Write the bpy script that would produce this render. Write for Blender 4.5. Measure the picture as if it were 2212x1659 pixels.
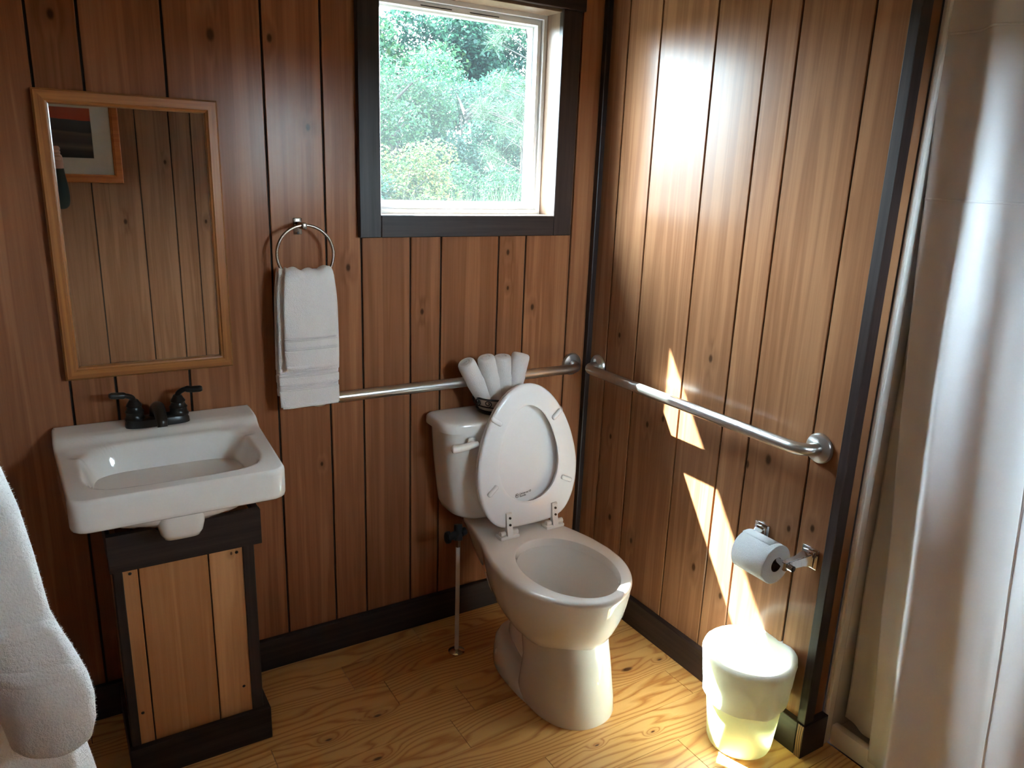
import bpy, bmesh, math, random
import numpy as np
from mathutils import Vector, Matrix, noise as mnoise
PI = math.pi
random.seed(7)
SC = bpy.context.scene
for o in list(bpy.data.objects):
    bpy.data.objects.remove(o)
COL = SC.collection

# ------------------------------------------------------------------ camera, sky, sun, exposure
cam_d = bpy.data.cameras.new('camera')
cam = bpy.data.objects.new('camera', cam_d)
COL.objects.link(cam)
cam_d.sensor_width = 36.0
cam_d.lens = 1649.66 / 2212 * 36.0
cam_d.clip_start = 0.01
F_ = Vector((0.50845965, 0.81848178, -0.2675002))
R_ = Vector((0.85410707, -0.51885643, 0.03590443))
U_ = Vector((0.10940708, 0.24672976, 0.96288863))
CAM = Vector((-1.62475, -2.11275, 1.5035))
m = Matrix((R_, U_, -F_)).transposed().to_4x4()
m.translation = CAM
cam.matrix_world = m
SC.camera = cam

w = bpy.data.worlds.new('sky'); SC.world = w
w.use_nodes = True
wn = w.node_tree.nodes; wl = w.node_tree.links
bg = wn['Background']
SKY = 40.0
bg.inputs['Color'].default_value = (0.80, 0.90, 1.0, 1)
bg.inputs['Strength'].default_value = SKY
tcw = wn.new('ShaderNodeTexCoord'); spw = wn.new('ShaderNodeSeparateXYZ'); wl.new(tcw.outputs['Generated'], spw.inputs[0])
rmp = wn.new('ShaderNodeValToRGB'); wl.new(spw.outputs['Z'], rmp.inputs['Fac'])     # hazy bright sky over dim ground
rmp.color_ramp.elements[0].position = 0.0; rmp.color_ramp.elements[0].color = (0.020, 0.018, 0.012, 1)
rmp.color_ramp.elements[1].position = 0.02; rmp.color_ramp.elements[1].color = (0.88, 0.905, 1.0, 1)
wl.new(rmp.outputs['Color'], bg.inputs['Color'])

sun_d = bpy.data.lights.new('sun', 'SUN')
sun_d.energy = 115.0
sun_d.angle = math.radians(0.53)
sun_d.color = (1.0, 0.95, 0.89)
sun = bpy.data.objects.new('sun', sun_d); COL.objects.link(sun)
SUN_DIR = Vector((1.0, -2.07, -3.08)).normalized()
sun.rotation_euler = SUN_DIR.to_track_quat('-Z', 'Y').to_euler()
sun.location = (-3, 6, 9)

SC.view_settings.view_transform = 'Standard'
SC.view_settings.look = 'None'
SC.view_settings.gamma = 1.0
SC.view_settings.exposure = 1.3
SC.view_settings.use_curve_mapping = False
SC.cycles.use_denoising = True
SC.cycles.max_bounces = 12
SC.cycles.diffuse_bounces = 8
SC.cycles.glossy_bounces = 5
SC.cycles.transmission_bounces = 6
SC.cycles.transparent_max_bounces = 16
SC.cycles.sample_clamp_indirect = 12.0
SC.cycles.caustics_reflective = True
SC.cycles.caustics_refractive = False

# ------------------------------------------------------------------ material helpers
class NT:
    def __init__(s, name):
        s.m = bpy.data.materials.new(name); s.m.use_nodes = True
        s.t = s.m.node_tree; s.n = s.t.nodes; s.l = s.t.links
        s.p = s.n['Principled BSDF']; s.out = s.n['Material Output']
    def add(s, typ, **kw):
        n = s.n.new(typ)
        for k, v in kw.items(): setattr(n, k, v)
        return n
    def set(s, sock, v):
        if hasattr(v, 'is_linked'): s.l.new(v, sock)
        else: sock.default_value = v
    def math(s, op, a, b=None, c=None, clamp=False):
        n = s.add('ShaderNodeMath', operation=op, use_clamp=clamp)
        s.set(n.inputs[0], a)
        if b is not None: s.set(n.inputs[1], b)
        if c is not None: s.set(n.inputs[2], c)
        return n.outputs[0]
    def vmath(s, op, a, b=None):
        n = s.add('ShaderNodeVectorMath', operation=op)
        s.set(n.inputs[0], a)
        if b is not None: s.set(n.inputs[1], b)
        return n.outputs['Value'] if op in ('LENGTH', 'DISTANCE', 'DOT_PRODUCT') else n.outputs['Vector']
    def pos(s): return s.add('ShaderNodeNewGeometry').outputs['Position']
    def rnd(s): return s.add('ShaderNodeObjectInfo').outputs['Random']
    def island(s): return s.add('ShaderNodeNewGeometry').outputs['Random Per Island']
    def noise(s, vec, scale=1.0, detail=3.0, rough=0.5, dist=0.0):
        n = s.add('ShaderNodeTexNoise'); s.set(n.inputs['Vector'], vec)
        n.inputs['Scale'].default_value = scale; n.inputs['Detail'].default_value = detail
        n.inputs['Roughness'].default_value = rough; n.inputs['Distortion'].default_value = dist
        return n.outputs['Fac']
    def ramp(s, fac, stops):
        n = s.add('ShaderNodeValToRGB'); s.set(n.inputs['Fac'], fac)
        e = n.color_ramp.elements
        while len(e) < len(stops): e.new(0.5)
        for el, (p, c) in zip(e, stops):
            el.position = p; el.color = (*c, 1) if len(c) == 3 else c
        return n.outputs['Color']
    def mix(s, fac, a, b, blend='MIX'):
        n = s.add('ShaderNodeMix', data_type='RGBA', blend_type=blend)
        s.set(n.inputs['Factor'], fac); s.set(n.inputs['A'], a if hasattr(a, 'is_linked') else (*a, 1)); s.set(n.inputs['B'], b if hasattr(b, 'is_linked') else (*b, 1))
        return n.outputs['Result']
    def maprange(s, v, a, b, c=0.0, d=1.0, smooth=True):
        n = s.add('ShaderNodeMapRange', interpolation_type='SMOOTHSTEP' if smooth else 'LINEAR')
        s.set(n.inputs['Value'], v)
        for k, x in zip(('From Min', 'From Max', 'To Min', 'To Max'), (a, b, c, d)): n.inputs[k].default_value = x
        return n.outputs['Result']
    def bump(s, h, strength=0.2, dist=0.002):
        n = s.add('ShaderNodeBump'); s.set(n.inputs['Height'], h)
        n.inputs['Strength'].default_value = strength; n.inputs['Distance'].default_value = dist
        s.l.new(n.outputs['Normal'], s.p.inputs['Normal'])
    def P(s, **kw):
        names = dict(base='Base Color', rough='Roughness', metal='Metallic', spec='Specular IOR Level', coat='Coat Weight', coatr='Coat Roughness', sheen='Sheen Weight', sheenr='Sheen Roughness', sss='Subsurface Weight', trans='Transmission Weight', aniso='Anisotropic')
        for k, v in kw.items():
            if isinstance(v, tuple) and len(v) == 3: v = (*v, 1)
            s.set(s.p.inputs[names[k]], v)
        return s

def simple(name, base, rough=0.5, var=0.06, scale=30.0, **kw):
    t = NT(name)
    f = t.noise(t.pos(), scale, 3)
    c = t.mix(f, tuple(x * (1 - var) for x in base), tuple(min(1, x * (1 + var)) for x in base))
    t.P(base=c, rough=rough, **kw)
    return t

def wood_wall(name, plane, dark, light, knots, rough=0.24):
    """varnished birch plywood: streaks along z, a few knots. plane: 'xz' (back wall) or 'yz'."""
    t = NT(name)
    p = t.pos(); r = t.rnd()
    sep = t.add('ShaderNodeSeparateXYZ'); t.l.new(p, sep.inputs[0])
    h = sep.outputs['X'] if plane == 'xz' else sep.outputs['Y']; z = sep.outputs['Z']
    cmb = t.add('ShaderNodeCombineXYZ')
    t.l.new(h, cmb.inputs[0]); t.l.new(z, cmb.inputs[2]); t.l.new(t.math('MULTIPLY', r, 17.0), cmb.inputs[1])
    v = cmb.outputs[0]
    # swirl round the knots
    kn = None; sw = None
    flat = t.add('ShaderNodeCombineXYZ'); t.l.new(h, flat.inputs[0]); t.l.new(t.math('MULTIPLY', z, 0.6), flat.inputs[2])
    for (a, b, sz) in knots:
        d = t.vmath('DISTANCE', flat.outputs[0], (a, 0.0, b * 0.6))
        core = t.maprange(d, sz * 0.35, sz, 1.0, 0.0)
        halo = t.maprange(d, sz * 0.5, sz * 4.5, 1.0, 0.0)
        kn = core if kn is None else t.math('MAXIMUM', kn, core)
        sw = halo if sw is None else t.math('MAXIMUM', sw, halo)
    fine = t.noise(t.vmath('MULTIPLY', v, (190, 1, 3.2)), 1.0, 4, 0.6)
    mid = t.noise(t.vmath('MULTIPLY', v, (26, 1, 0.9)), 1.0, 3, 0.5, 0.6)
    if sw is not None:
        cath_in = t.math('ADD', t.math('MULTIPLY', mid, 9.0), t.math('MULTIPLY', sw, 1.8))
    else:
        cath_in = t.math('MULTIPLY', mid, 9.0)
    cath = t.math('MULTIPLY_ADD', t.math('SINE', t.math('MULTIPLY', cath_in, 2.6)), 0.5, 0.5)
    f = t.math('ADD', t.math('MULTIPLY', fine, 0.30), t.math('ADD', t.math('MULTIPLY', mid, 0.55), t.math('MULTIPLY', cath, 0.15)))
    c = t.ramp(f, [(0.28, dark), (0.5, tuple((a + b) / 2 for a, b in zip(dark, light))), (0.72, light)])
    hue = t.ramp(r, [(0.0, (0.86, 0.83, 0.80)), (0.5, (1.0, 0.98, 0.97)), (1.0, (1.10, 1.12, 1.14))])
    c = t.mix(1.0, c, hue, 'MULTIPLY')
    if kn is not None:
        c = t.mix(t.math('MULTIPLY', sw, 0.22), c, tuple(x * 0.55 for x in dark))
        c = t.mix(t.math('MULTIPLY', kn, 0.85), c, (0.035, 0.014, 0.007))
    t.P(base=c, rough=t.math('MULTIPLY_ADD', fine, 0.10, rough - 0.05), spec=0.14)
    t.bump(f, 0.05, 0.0006)
    return t.m

def pine_floor(name, knots):
    t = NT(name)
    p = t.pos(); r = t.rnd()
    sep = t.add('ShaderNodeSeparateXYZ'); t.l.new(p, sep.inputs[0])
    x, y = sep.outputs['X'], sep.outputs['Y']
    off = t.math('MULTIPLY', r, 23.0)
    cmb = t.add('ShaderNodeCombineXYZ')
    t.l.new(t.math('MULTIPLY', x, 1.5), cmb.inputs[0]); t.l.new(t.math('MULTIPLY', y, 7.0), cmb.inputs[1]); t.l.new(off, cmb.inputs[2])
    big = t.noise(cmb.outputs[0], 1.0, 2, 0.45)
    flat = t.add('ShaderNodeCombineXYZ'); t.l.new(t.math('MULTIPLY', x, 0.42), flat.inputs[0]); t.l.new(y, flat.inputs[1])
    kn = None; sw = None
    for (a, b, sz) in knots:
        d = t.vmath('DISTANCE', flat.outputs[0], (a * 0.42, b, 0.0))
        core = t.maprange(d, sz * 0.3, sz, 1.0, 0.0); halo = t.maprange(d, 0.0, sz * 5, 1.0, 0.0)
        kn = core if kn is None else t.math('MAXIMUM', kn, core)
        sw = halo if sw is None else t.math('MAXIMUM', sw, halo)
    field = t.math('ADD', t.math('MULTIPLY', big, 13.0), t.math('ADD', t.math('MULTIPLY', y, t.math('MULTIPLY_ADD', r, 34.0, 26.0)), t.math('MULTIPLY', sw, 2.2)))
    wob = t.noise(t.vmath('MULTIPLY', p, (5, 60, 1)), 1.0, 3)
    ring = t.math('FRACT', t.math('ADD', field, t.math('MULTIPLY', wob, 0.5)))
    fine = t.noise(t.vmath('MULTIPLY', p, (9, 260, 1)), 1.0, 3, 0.6)
    base = t.ramp(ring, [(0.0, (0.60, 0.300, 0.100)), (0.25, (0.76, 0.450, 0.180)), (0.70, (0.73, 0.415, 0.155)), (0.90, (0.49, 0.205, 0.058)), (1.0, (0.57, 0.27, 0.085))])
    base = t.mix(t.math('MULTIPLY', fine, 0.15), base, (0.40, 0.165, 0.045))
    hue = t.ramp(r, [(0.0, (0.72, 0.57, 0.48)), (0.3, (0.95, 0.90, 0.84)), (0.7, (1.0, 1.0, 1.0)), (1.0, (1.10, 1.12, 1.16))])
    c = t.mix(1.0, base, hue, 'MULTIPLY')
    c = t.mix(t.math('MULTIPLY', sw, 0.40), c, (0.34, 0.10, 0.022))
    c = t.mix(t.math('MULTIPLY', kn, 0.9), c, (0.060, 0.016, 0.008))
    t.P(base=c, rough=t.math('MULTIPLY_ADD', fine, 0.10, 0.24), spec=0.5)
    t.bump(ring, 0.05, 0.0008)
    return t.m

def grain(name, dark, light, axis, rough=0.5, sc=60.0):
    t = NT(name)
    s = {'x': (2.2, sc, sc), 'y': (sc, 2.2, sc), 'z': (sc, sc, 2.2)}[axis]
    v = t.vmath('ADD', t.vmath('MULTIPLY', t.pos(), s), t.vmath('SCALE', (1.0, 1.0, 1.0)))
    f = t.noise(t.vmath('MULTIPLY', t.pos(), s), 1.0, 5, 0.62, 0.3)
    c = t.ramp(f, [(0.3, dark), (0.7, light)])
    t.P(base=c, rough=rough, spec=0.32)
    t.bump(f, 0.15, 0.001)
    return t.m

def ends(name, c0, c1):
    t = NT(name)
    p = t.vmath('MULTIPLY', t.vmath('ADD', t.pos(), (0.04, 1.13, -0.06)), (1.0, 1.0, 0.45))
    d = t.vmath('LENGTH', p)
    f = t.math('MULTIPLY_ADD', t.math('SINE', t.math('MULTIPLY', d, 1100.0)), 0.5, 0.5)
    t.P(base=t.ramp(f, [(0.2, c0), (0.8, c1)]), rough=0.6)
    return t.m

def terry(name, base=(0.80, 0.77, 0.73), bands=None, sc=420.0):
    t = NT(name)
    p = t.pos()
    f = t.noise(p, sc, 3, 0.7)
    g = t.noise(p, 70.0, 3, 0.6)
    hgt = t.math('ADD', f, t.math('MULTIPLY', g, 0.6))
    c = t.mix(t.math('MULTIPLY', f, 0.35), base, tuple(x * 0.72 for x in base))
    if bands:
        sep = t.add('ShaderNodeSeparateXYZ'); t.l.new(p, sep.inputs[0]); z = sep.outputs['Z']
        msk = None
        for z0, z1 in bands:
            a = t.math('MULTIPLY', t.math('GREATER_THAN', z, z0), t.math('LESS_THAN', z, z1))
            msk = a if msk is None else t.math('MAXIMUM', msk, a)
        rib = t.math('MULTIPLY_ADD', t.math('SINE', t.math('MULTIPLY', z, 1500.0)), 0.35, 0.2)
        n = t.add('ShaderNodeMix', data_type='FLOAT')
        t.set(n.inputs['Factor'], msk); t.set(n.inputs['A'], hgt); t.set(n.inputs['B'], rib)
        hgt = n.outputs['Result']
        c = t.mix(t.math('MULTIPLY', msk, t.math('MULTIPLY_ADD', t.math('SINE', t.math('MULTIPLY', z, 1500.0)), 0.12, 0.13)), c, tuple(x * 0.55 for x in base))
    t.P(base=c, rough=0.95, sheen=0.4, sheenr=0.5, spec=0.1)
    t.bump(hgt, 0.85, 0.004)
    return t.m

def translucent(name, base, tr, w=0.35, rough=0.6, bump_sc=None, spec=0.2):
    """cloth, leaves, thin plastic: diffuse with light coming through."""
    t = NT(name)
    f = t.noise(t.pos(), 18.0, 3)
    c = t.mix(f, tuple(x * 0.96 for x in base), base)
    t.P(base=c, rough=rough, spec=spec)
    tb = t.add('ShaderNodeBsdfTranslucent'); tb.inputs['Color'].default_value = (*tr, 1)
    mx = t.add('ShaderNodeMixShader'); mx.inputs[0].default_value = w
    t.l.new(t.p.outputs[0], mx.inputs[1]); t.l.new(tb.outputs[0], mx.inputs[2]); t.l.new(mx.outputs[0], t.out.inputs['Surface'])
    if bump_sc: t.bump(t.noise(t.pos(), bump_sc, 3), 0.4, 0.002)
    return t.m

def leafy(name, cols, w=0.45):
    t = NT(name)
    cols = [tuple(0.10 * v for v in k) for k in cols]
    c = t.ramp(t.island(), [(i / (len(cols) - 1), k) for i, k in enumerate(cols)])
    t.P(base=c, rough=0.5, spec=0.07)
    tb = t.add('ShaderNodeBsdfTranslucent'); t.l.new(t.mix(0.5, c, (0.013, 0.032, 0.018)), tb.inputs['Color'])
    mx = t.add('ShaderNodeMixShader'); mx.inputs[0].default_value = w
    t.l.new(t.p.outputs[0], mx.inputs[1]); t.l.new(tb.outputs[0], mx.inputs[2]); t.l.new(mx.outputs[0], t.out.inputs['Surface'])
    return t.m

KB = [(-1.214, 1.799, 0.013), (-0.981, 1.598, 0.008), (-0.878, 1.223, 0.009), (-0.346, 1.255, 0.008), (-0.342, 1.14, 0.006), (-0.244, 1.072, 0.009), (-0.646, 1.081, 0.008), (-1.072, 1.807, 0.009), (-1.549, 1.803, 0.010), (-0.973, 0.639, 0.006)]
KR = [(-0.167, 0.99, 0.008), (-0.582, 1.003, 0.010), (-0.34, 0.728, 0.009), (-0.41, 0.768, 0.009), (-0.16, 0.629, 0.008), (-0.76, 0.739, 0.010), (-0.829, 0.777, 0.013), (-0.188, 0.335, 0.010), (-0.605, 0.342, 0.011), (-0.722, 0.304, 0.009), (-0.923, 0.613, 0.008), (-0.993, 0.644, 0.009), (-0.31, 0.298, 0.009)]
KF = [(-1.222, 1.176, 0.012), (-1.005, 1.487, 0.010), (-0.819, 1.176, 0.010)]
KFL = [(-0.183, -0.546, 0.012), (-0.057, -0.557, 0.005), (-0.95, -0.369, 0.007), (-1.101, -0.395, 0.006), (-1.011, -0.524, 0.008), (-0.471, -0.766, 0.004), (-0.30, -0.80, 0.004)]
WD, WL = (0.190, 0.079, 0.037), (0.320, 0.158, 0.081)
M = {}
M['wall_back'] = wood_wall('paneling_back', 'xz', (0.190, 0.066, 0.028), (0.345, 0.148, 0.070), KB)  # same paneling as the right wall, reddened to carry its dim warm light
M['wall_right'] = wood_wall('paneling_right', 'yz', WD, WL, KR)
M['wall_front'] = wood_wall('paneling_front', 'xz', WD, WL, KF)
M['wall_left'] = wood_wall('paneling_left', 'yz', WD, WL, [])
M['groove'] = simple('groove_dark_backing', (0.012, 0.006, 0.004), 0.8).m  # black-brown backing that shows between the planks
M['floor'] = pine_floor('pine_boards', KFL)
M['subfloor'] = simple('floor_joint', (0.02, 0.008, 0.004), 0.9, spec=0.05).m
DK, DL = (0.013, 0.0070, 0.0064), (0.042, 0.026, 0.024)
M['trim_x'] = grain('dark_trim_lengthwise_x', DK, DL, 'x', 0.42)
M['trim_y'] = grain('dark_trim_lengthwise_y', DK, DL, 'y', 0.42)
M['trim_z'] = grain('dark_trim_lengthwise_z', DK, DL, 'z', 0.42)
M['trim_end'] = ends('sawn_end_grain', (0.05, 0.02, 0.012), (0.22, 0.10, 0.05))
M['jamb'] = grain('jamb_wood', (0.15, 0.095, 0.065), (0.23, 0.15, 0.105), 'z', 0.4)
M['vinyl'] = simple('white_vinyl', (0.80, 0.82, 0.84), 0.35).m
M['oak'] = grain('oak_frame', (0.20, 0.062, 0.012), (0.42, 0.160, 0.040), 'z', 0.35, 90)
M['oak_x'] = grain('oak_frame_x', (0.20, 0.062, 0.012), (0.42, 0.160, 0.040), 'x', 0.35, 90)
M['pale_panel'] = wood_wall('vanity_panel', 'xz', (0.42, 0.172, 0.066), (0.62, 0.305, 0.135), [(-1.30, 0.56, 0.004)], 0.4)
M['ceramic'] = simple('white_vitreous_china', (0.83, 0.80, 0.76), 0.09, 0.01, coat=0.5, coatr=0.04).m
M['seat'] = simple('white_seat_enamel', (0.86, 0.85, 0.86), 0.16, 0.01, coat=0.3, coatr=0.08).m
M['hinge'] = simple('white_plastic', (0.78, 0.76, 0.73), 0.3, 0.01).m
M['steel'] = simple('brushed_stainless', (0.56, 0.545, 0.53), 0.30, 0.05, metal=1.0).m
M['chrome'] = simple('chrome', (0.72, 0.73, 0.75), 0.07, 0.01, metal=1.0).m
M['nickel'] = simple('satin_nickel', (0.34, 0.28, 0.235), 0.26, 0.03, metal=1.0).m
M['brass'] = simple('chrome_brass_plate', (0.62, 0.50, 0.36), 0.12, 0.03, metal=1.0).m
M['bronze'] = simple('dark_bronze', (0.010, 0.008, 0.007), 0.30, 0.2, spec=0.35).m
M['black'] = simple('black_plastic', (0.008, 0.008, 0.009), 0.4, 0.1, spec=0.3).m
M['screw'] = simple('dark_screw', (0.03, 0.025, 0.02), 0.35, 0.1, metal=0.6).m
M['ink'] = simple('black_print', (0.02, 0.02, 0.022), 0.5).m
mir = NT('silvered_glass'); mir.P(base=(0.70, 0.70, 0.70), metal=1.0, rough=0.012); M['mirror'] = mir.m
M['towel'] = terry('white_terry', (0.88, 0.83, 0.80))
M['robe'] = terry('robe_terry', (0.93, 0.91, 0.90), None, 300.0)
M['curtain'] = translucent('white_polyester', (0.94, 0.92, 0.94), (0.85, 0.83, 0.85), 0.14, 0.5)
M['liner'] = translucent('cream_liner', (0.86, 0.83, 0.78), (0.7, 0.66, 0.6), 0.2, 0.4)
M['stall'] = simple('white_fibreglass', (0.86, 0.83, 0.81), 0.25, 0.02).m
M['bin'] = translucent('milky_plastic', (0.86, 0.86, 0.68), (0.90, 0.89, 0.66), 0.40, 0.3, spec=0.4)
M['bag'] = translucent('bin_liner_film', (0.94, 0.94, 0.92), (0.9, 0.9, 0.87), 0.35, 0.35, 60.0, 0.4)
M['paper'] = terry('tissue_paper', (0.82, 0.83, 0.85), None, 520.0)
M['card'] = simple('cardboard_core', (0.16, 0.10, 0.07), 0.8).m
M['cream'] = simple('cream_glaze', (0.62, 0.60, 0.53), 0.3).m
M['wire'] = simple('black_wire', (0.008, 0.008, 0.009), 0.35).m
M['pipe'] = simple('pale_supply_tube', (0.55, 0.50, 0.48), 0.3, 0.02).m
M['ceiling'] = grain('ceiling_boards', (0.50, 0.36, 0.22), (0.66, 0.50, 0.33), 'y', 0.5, 40)
M['eave'] = simple('eave_wood', (0.20, 0.12, 0.07), 0.7).m
M['siding'] = simple('siding', (0.16, 0.09, 0.05), 0.7).m
wt = NT('bowl_water'); wt.P(base=(0.55, 0.58, 0.60), rough=0.02, spec=0.6); M['water'] = wt.m
g = NT('window_pane')
tr = g.add('ShaderNodeBsdfTransparent'); tr.inputs[0].default_value = (0.85, 0.965, 0.975, 1)
gl = g.add('ShaderNodeBsdfGlossy'); gl.inputs['Roughness'].default_value = 0.01
fr = g.add('ShaderNodeLayerWeight'); fr.inputs['Blend'].default_value = 0.5
fs = g.math('MULTIPLY_ADD', g.math('POWER', fr.outputs['Facing'], 5.0), 0.9, 0.03)
mx = g.add('ShaderNodeMixShader'); g.l.new(fs, mx.inputs[0]); g.l.new(tr.outputs[0], mx.inputs[1]); g.l.new(gl.outputs[0], mx.inputs[2])
dd = g.add('ShaderNodeBsdfTranslucent'); dd.inputs['Color'].default_value = (0.75, 0.90, 0.95, 1)   # dust film on the pane
m2 = g.add('ShaderNodeMixShader'); m2.inputs[0].default_value = 0.0025
g.l.new(mx.outputs[0], m2.inputs[1]); g.l.new(dd.outputs[0], m2.inputs[2]); g.l.new(m2.outputs[0], g.out.inputs['Surface'])
M['glass'] = g.m

# ------------------------------------------------------------------ mesh helpers
def root_loc(o):
    while o.parent: o = o.parent
    return Vector(o.location)

def obj(name, bm, mat, parent=None, loc=None, smooth=35, label=None, kind=None):
    """link a bmesh (built in world coordinates) as ONE mesh object under parent, or top-level with its origin at loc."""
    off = root_loc(parent) if parent else Vector(loc or (0, 0, 0))
    bmesh.ops.translate(bm, verts=bm.verts, vec=-off)
    if smooth:
        for f in bm.faces: f.smooth = True
    me = bpy.data.meshes.new(name); bm.to_mesh(me); bm.free()
    if smooth: me.set_sharp_from_angle(angle=math.radians(smooth))
    for mm in (mat if isinstance(mat, (list, tuple)) else [mat]): me.materials.append(mm)
    o = bpy.data.objects.new(name, me); COL.objects.link(o)
    if parent: o.parent = parent
    else: o.location = off
    if label: o['label'] = label
    if kind: o['kind'] = kind
    return o

def thing(name, label, cat, loc, group=None):
    o = bpy.data.objects.new(name, None); COL.objects.link(o); o.location = loc
    o.empty_display_size = 0.05
    o['label'] = label; o['category'] = cat
    if group: o['group'] = group
    return o

def tag(o, label, cat, group=None):
    o['label'] = label; o['category'] = cat
    if group: o['group'] = group
    return o

def box(bm, lo, hi, bev=0.0, seg=1, mi=0):
    r = bmesh.ops.create_cube(bm, size=1.0)
    vs = r['verts']
    for v in vs:
        v.co = Vector([lo[i] + (v.co[i] + 0.5) * (hi[i] - lo[i]) for i in range(3)])
    fs = list({f for v in vs for f in v.link_faces})
    for f in fs: f.material_index = mi
    if bev:
        es = list({e for v in vs for e in v.link_edges})
        bmesh.ops.bevel(bm, geom=es, offset=bev, segments=seg, profile=0.5, affect='EDGES')

def BOX(lo, hi, bev=0.0, seg=1):
    bm = bmesh.new(); box(bm, lo, hi, bev, seg); return bm

def loft(bm, rings, closed=True, cap0=False, cap1=False, mi=0):
    vr = [[bm.verts.new(p) for p in ring] for ring in rings]
    n = len(vr[0])
    for a, b in zip(vr, vr[1:]):
        for i in range(n if closed else n - 1):
            j = (i + 1) % n
            try:
                f = bm.faces.new((a[i], a[j], b[j], b[i])); f.material_index = mi
            except ValueError: pass
    if cap0: bm.faces.new(list(reversed(vr[0]))).material_index = mi
    if cap1: bm.faces.new(vr[-1]).material_index = mi
    return vr

def fix(bm):
    bmesh.ops.recalc_face_normals(bm, faces=bm.faces); return bm

def tube(bm, pts, r, n=12, caps=True, mi=0):
    pts = [Vector(p) for p in pts]
    rs = r if isinstance(r, (list, tuple)) else [r] * len(pts)
    rings = []; up = None
    for i, p in enumerate(pts):
        d = (pts[min(i + 1, len(pts) - 1)] - pts[max(i - 1, 0)]).normalized()
        if up is None:
            up = d.orthogonal().normalized()
        else:
            up = (up - d * up.dot(d)).normalized()
        s = d.cross(up)
        rings.append([p + (up * math.cos(2 * PI * k / n) + s * math.sin(2 * PI * k / n)) * rs[i] for k in range(n)])
    loft(bm, rings, True, caps, caps, mi)

def lathe(bm, prof, c, n=32, axis='z', mi=0):
    rings = []
    for r, h in prof:
        ring = []
        for k in range(n):
            a = 2 * PI * k / n; u, v = r * math.cos(a), r * math.sin(a)
            q = {'z': (u, v, h), 'y': (u, h, -v), 'x': (h, u, v)}[axis]
            ring.append(Vector(c) + Vector(q))
        rings.append(ring)
    loft(bm, rings, True, prof[0][0] > 1e-5, prof[-1][0] > 1e-5, mi)

def bez(pts, n=24):
    """Catmull-Rom through pts"""
    P = [Vector(p) for p in pts]; P = [P[0] * 2 - P[1]] + P + [P[-1] * 2 - P[-2]]
    out = []
    segs = len(P) - 3
    for s in range(segs):
        a, b, c, d = P[s:s + 4]
        for k in range(n):
            t = k / n
            out.append(0.5 * ((2 * b) + (-a + c) * t + (2 * a - 5 * b + 4 * c - d) * t * t + (-a + 3 * b - 3 * c + d) * t ** 3))
    out.append(P[-2])
    return out

def interp(x, xs, ys):
    return float(np.interp(x, xs, ys))

def nz(x, y, z): return mnoise.noise(Vector((x, y, z)))

# ------------------------------------------------------------------ the room shell
ZC = 2.34; XL = -2.10; YF = -2.50; XS = 0.98; YS = -2.42
WX0, WX1, WZ0, WZ1 = -0.7875, -0.1885, 1.3715, 1.981          # window opening
def struct(name, bm, mat, parent=None, smooth=0, **kw):
    o = obj(name, bm, mat, parent, smooth=smooth)
    if not parent: o['kind'] = 'structure'
    return o

bm = bmesh.new()
BY0, BY1 = 0.007, 0.150
box(bm, (XL - 0.12, BY0, -0.3), (WX0 - 0.014, BY1, ZC)); box(bm, (WX1 + 0.014, BY0, -0.3), (1.1, BY1, ZC))
box(bm, (WX0 - 0.014, BY0, -0.3), (WX1 + 0.014, BY1, WZ0 - 0.014)); box(bm, (WX0 - 0.014, BY0, WZ1 + 0.014), (WX1 + 0.014, BY1, ZC))
wall_back = struct('wall_back', bm, M['groove'])
G = 0.0032
GX = [XL, -2.0050, -1.853, -1.776, -1.598, -1.4976, -1.3216, -1.0921, -0.9402, -0.8374, -0.6844, -0.583, -0.3801, -0.2788, -0.1013, 0.0]
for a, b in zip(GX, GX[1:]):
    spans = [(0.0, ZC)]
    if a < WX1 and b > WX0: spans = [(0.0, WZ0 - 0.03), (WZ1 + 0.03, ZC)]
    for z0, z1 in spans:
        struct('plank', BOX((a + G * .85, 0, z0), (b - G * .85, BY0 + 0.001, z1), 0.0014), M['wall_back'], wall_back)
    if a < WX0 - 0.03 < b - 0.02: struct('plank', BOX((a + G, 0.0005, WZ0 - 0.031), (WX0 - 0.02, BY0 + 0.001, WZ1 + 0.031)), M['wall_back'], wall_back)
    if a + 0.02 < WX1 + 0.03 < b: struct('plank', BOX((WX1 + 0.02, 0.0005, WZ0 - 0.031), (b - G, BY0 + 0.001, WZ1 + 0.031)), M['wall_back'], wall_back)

YE = -1.047
wall_right = struct('wall_right', BOX((0.007, YE, 0), (0.098, 0.007, ZC)), M['groove'])
GY = [0.0, -0.104, -0.2538, -0.4775, -0.6542, -0.754, -0.9531, -1.0490]
for a, b in zip(GY, GY[1:]):
    struct('plank', BOX((0, b + G * .85, 0), (0.008, a - G * .85, ZC), 0.0014), M['wall_right'], wall_right)
struct('end_panel', BOX((0.006, -1.055, 0), (0.078, YE + 0.001, ZC), 0.001), M['wall_right'], wall_right)

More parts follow.
